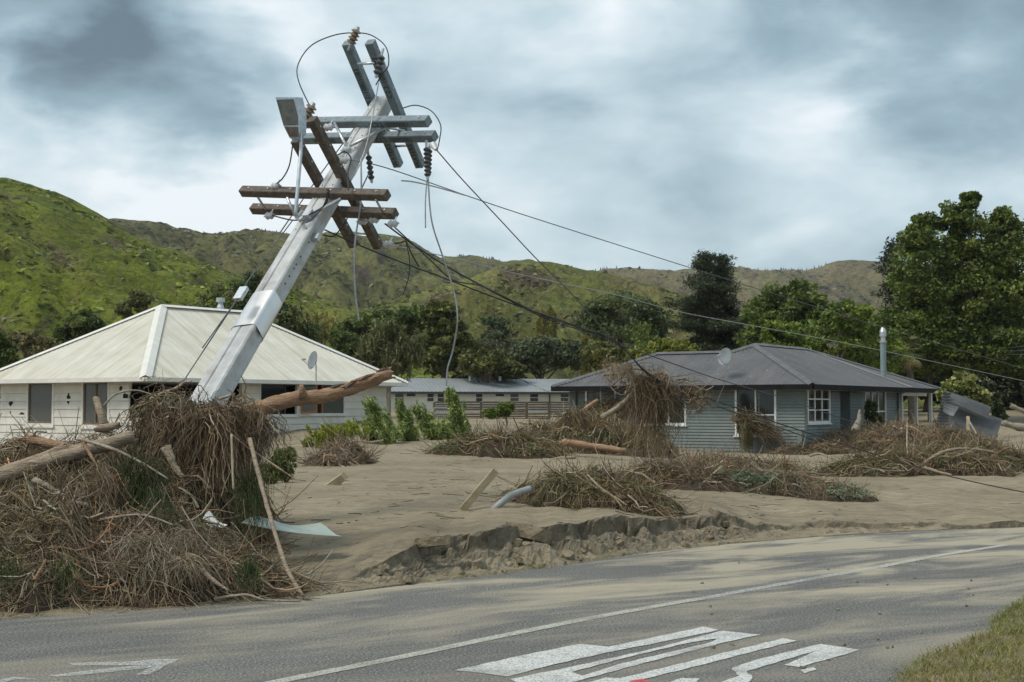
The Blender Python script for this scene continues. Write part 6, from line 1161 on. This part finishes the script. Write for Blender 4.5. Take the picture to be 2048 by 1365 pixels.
for i, (x, y, z, sx, sy, sz, ti, l) in enumerate([(1060, 1068, .30, .27, .17, .075, .22, 'large flat silt slab tilted off the broken bank'), (1022, 1092, .17, .11, .10, .085, .4, 'wedge of silt standing below the large slab'), (1098, 1082, .22, .13, .10, .11, .3, 'upright silt block beside the large slab'), (860, 1085, .27, .20, .10, .05, .15, 'thin silt flake peeling at the left end of the broken bank'), (1435, 1065, .12, .10, .07, .06, .4, 'pale silt lump near the right end of the broken bank'), (1255, 1100, .08, .12, .09, .05, .3, 'flat silt block lying at the toe of the bank'), (1290, 1098, .07, .08, .06, .045, .5, 'small block next to the flat toe block')]): clod(at(x, y, (lambda q: float(scarp(np.array([q.x]))[0][0]) - .08 - sy * .55)(onz(x, y, z))), sx * 1.1, sy, sz, 300 + i, l, ti)
rr = random.Random(9)
for i in range(70):
    px = rr.choice([rr.uniform(760, 1350), rr.uniform(950, 1250), rr.uniform(1350, 1500)]); e = np.interp(px, [x for x, y in EDGE_PX], [y for x, y in EDGE_PX]); p = onz(px, e - rr.uniform(4, 26), .02); z_ = gz(p.x, p.y); sh_ = float(scarp(np.array([p.x]))[1][0])
    if z_ > .55 * sh_: continue
    s_ = rr.uniform(.02, .07) * rr.choice([.6, 1, 1.2]); clod(Vector((p.x, p.y, z_ + s_ * .3)), s_, s_ * .8, s_ * .6, 400 + i, 'small crumbled clod of silt at the foot of the broken bank', .6, rr.uniform(0, 6), 'silt_clod', 'small clods along the broken bank')
# litter on the silt and the asphalt
rng = np.random.default_rng(77); n = 1000; Yl = 12.5 + 34 * rng.uniform(0, 1, n) ** 1.7; Xl = (rng.uniform(-.36, .37, n)) * Yl; ok = (Yl > edgeY(Xl) + .3) & (vnoise(Xl * .6, Yl * .35, 91) > -.15); Xl, Yl = Xl[ok], Yl[ok]; n = len(Xl); a = rng.uniform(0, 2 * math.pi, n); ln = rng.uniform(.1, .5, n) ** 2.2; P = np.zeros((n, 3, 3))
for k in range(3):
    xx = Xl + np.cos(a) * ln * (k - 1); yy = Yl + np.sin(a) * ln * (k - 1) * .6; P[:, k] = np.stack([xx, yy, groundz(xx, yy) + .006], 1)
lt = strand_mesh('twig_litter', P, np.full((n, 3), .0038) * rng.uniform(.5, 1.4, (n, 1)), rnd_cols(n, [DKB, DKB, GREYB, (.07, .05, .035)], rng), STRAND, None); tag(lt, 'scattered dark twigs and leaf scraps lying on the silt', 'litter')
# grass: verge and tufts at the toe of the bank
def blades(name, label, X, Y, hgt, cols, seed, parent=None, w_=.004):
    rng = np.random.default_rng(seed); n = len(X); a = rng.uniform(0, 2 * math.pi, n); L = hgt * rng.uniform(.5, 1.2, n); b = rng.uniform(.2, 1.0, n); z = groundz(X, Y) - .01; P = np.stack([np.stack([X + np.cos(a) * L * b * q ** 2, Y + np.sin(a) * L * b * q ** 2, z + L * q * (1 - .35 * b * q)], 1) for q in (0, .4, .75, 1)], 1)
    o = strand_mesh(name, P, np.full((n, 4), w_) * np.array([1, .9, .6, .12]), cols, LEAF, parent, 2); return tag(o, label, 'grass')
n = 60000; X = rng.uniform(1.6, 7, n); Y = rng.uniform(7.2, 14, n); vd = verge_d(X, Y); k = (vd > -.03 + .05 * rng.uniform(-1, 1, n)) & (vd < 2.6) & (X / Y < .42) & (Y > 7.4); X, Y, vd = X[k], Y[k], vd[k]; u = np.clip(.5 + .5 * fbm(X * 2.2, Y * 2.2, 8, 3) + rng.normal(0, .25, len(X)), 0, 1)[:, None]; cols = np.array([.30, .235, .10]) * (1 - u) + np.array([.20, .24, .05]) * u
vg = blades('verge_grass', 'green and straw-coloured grass on the near roadside bank', X, Y, .085, cols * (1 + rng.normal(0, .2, (len(X), 1))), 31); del vg['category']
def tuft(pxs, n, h, seed, label, sp=.18):
    X = []; Y = []
    for (x, y) in pxs: p = onz(x, y, .02); X.append(p.x + rng.normal(0, sp, n)); Y.append(p.y + rng.normal(0, sp * .35, n))
    X = np.concatenate(X); Y = np.concatenate(Y); u = rng.uniform(0, 1, (len(X), 1)); blades('roadside_grass', label, X, Y, h, np.array([.14, .19, .04]) * (1 - u) + np.array([.30, .30, .10]) * u, seed)
tuft([(1085, 1136), (965, 1152), (1120, 1132)], 260, .05, 41, 'sparse pale green grass tufts at the toe of the broken bank'); tuft([(1225, 1113), (1260, 1108), (1195, 1120)], 160, .045, 42, 'thin line of grass along the asphalt below the bank'); tuft([(20, 1195), (60, 1205), (10, 1170), (120, 1212)], 420, .06, 43, 'green grass showing under the left end of the great heap', .25)
# silt-covered pebbles on the road edge
for i in range(24):
    x = rr.uniform(1380, 1960); y = rr.uniform(1120, 1350); p = onz(x, y, 0)
    if verge_d(np.array([p.x]), np.array([p.y]))[0] > -.02: continue
    clod(Vector((p.x, p.y, .008)), rr.uniform(.008, .022), rr.uniform(.008, .016), .008, 600 + i, 'small dark stone lying loose on the asphalt', .3, rr.uniform(0, 6), 'road_stone', 'loose stones on the asphalt')

# ------------------------------------------------------------------ scrub and rough growth on the hills
def scrub(name, label, key, n, size, cols, seed, lo=.04, hi=.98, thr=-.2):
    rng = np.random.default_rng(seed); XX, YY, ZZ = HG[key]; ny_, nx_ = XX.shape; ny_ -= 8; i = rng.uniform(lo, hi, n) * (ny_ - 1); j = rng.uniform(0, nx_ - 1.01, n); i0 = i.astype(int); j0 = j.astype(int); fi = i - i0; fj = j - j0
    def bl(A): return A[i0, j0] * (1 - fi) * (1 - fj) + A[i0 + 1, j0] * fi * (1 - fj) + A[i0, j0 + 1] * (1 - fi) * fj + A[i0 + 1, j0 + 1] * fi * fj
    C_ = np.stack([bl(XX), bl(YY), bl(ZZ)], 1); k = (vnoise(C_[:, 0] / size / 14, C_[:, 1] / size / 22, seed) + .5 * vnoise(C_[:, 0] / size / 4, C_[:, 1] / size / 5, seed + 1) > thr) & (np.abs(C_[:, 0] / C_[:, 1]) < .40); C_ = C_[k]; C_[:, 2] += size * rng.uniform(-.1, .35, len(C_))
    o = leaf_mesh(name, C_, size, rnd_cols(len(C_), cols, rng, .25), rng, LEAF, None, .6, None, True, 1.6); tag(o, label); return o
scrub('hill_scrub', 'rough green fern and weed growth over the nearest hillside', 'hill_near', 26000, .75, [(.16, .21, .022), (.23, .275, .030), (.11, .14, .022), (.18, .18, .05)], 501, thr=-.05)
scrub('hill_scrub', 'brown logging slash strewn over the nearest hillside', 'hill_near', 5000, .6, [(.16, .12, .085), (.10, .075, .055), (.30, .26, .21)], 502, thr=.35)
scrub('hill_scrub', 'rough growth over the grassy middle spur', 'hill_spur', 20000, 1.0, [(.13, .15, .04), (.19, .19, .06), (.09, .105, .03), (.17, .14, .08)], 503, thr=-.05)
scrub('hill_scrub', 'dull green growth over the middle hill', 'hill_mid', 20000, 1.6, [(.14, .145, .06), (.19, .185, .085), (.105, .11, .055), (.15, .125, .09)], 504, thr=-.05)
scrub('hill_scrub', 'thin growth over the far brown hills', 'hill_far', 14000, 2.6, [(.13, .125, .07), (.18, .165, .09), (.10, .10, .06)], 505, thr=0)

# far plantation pines along the ridges
def pine_row(label, xs, D, key, hgt, seed):
    rng = np.random.default_rng(seed); V = []; Q = []; XX, YY, ZZ = HG[key]; r = XX.shape[0] - 9
    for x in xs:
        X = (x - CX) / F * D; z = float(np.interp(X, XX[r], ZZ[r])); h = hgt * rng.uniform(.6, 1.2); w_ = h * .32; b = len(V)
        for k in range(3):
            zz = z - 1 + h * k * .28; rr_ = w_ * (1 - k * .28)
            i0 = len(V); V += [(X + math.cos(a) * rr_ * rng.uniform(.8, 1.2), D + math.sin(a) * rr_, zz) for a in np.linspace(0, 2 * math.pi, 6)[:-1]] + [(X, D, zz + h * .48)]
            Q += [(i0 + i, i0 + (i + 1) % 5, i0 + 5) for i in range(5)]
    o = fast_mesh('distant_pines', np.array(V), np.array(Q), LEAF, None, np.tile(np.array([[.03, .05, .03]]), (len(V), 1))); o['kind'] = 'stuff'; tag(o, label)
rg = np.random.default_rng(88)
pine_row('row of tiny dark pines along the far ridge left of the round tree', np.concatenate([rg.uniform(1480, 1660, 30), rg.uniform(1150, 1235, 14), rg.uniform(1560, 1620, 16)]), 1350, 'hill_far', 3.4, 1)
pine_row('thin line of tiny pines on the back ridge', rg.uniform(905, 1010, 22), 980, 'hill_back', 2.4, 2); pine_row('thin line of tiny pines on the middle ridge', rg.uniform(505, 590, 18), 760, 'hill_mid', 1.8, 3)

# ------------------------------------------------------------------ thin valley haze
mh = bpy.data.materials.new('haze'); mh.use_nodes = True; th = mh.node_tree; th.nodes.clear(); oh = th.nodes.new('ShaderNodeOutputMaterial'); pv = th.nodes.new('ShaderNodeVolumePrincipled')
pv.inputs['Color'].default_value = (.90, .94, 1, 1); pv.inputs['Density'].default_value = .00011; pv.inputs['Anisotropy'].default_value = .2; th.links.new(pv.outputs[0], oh.inputs['Volume'])
hz = MB(); hz.box(Vector((-4000, -500, -2)), Vector((8000, 0, 0)), Vector((0, 5000, 0)), Vector((0, 0, 240))); ho = hz.build('haze', mh); ho['kind'] = 'stuff'; tag(ho, 'thin pale haze filling the valley air')
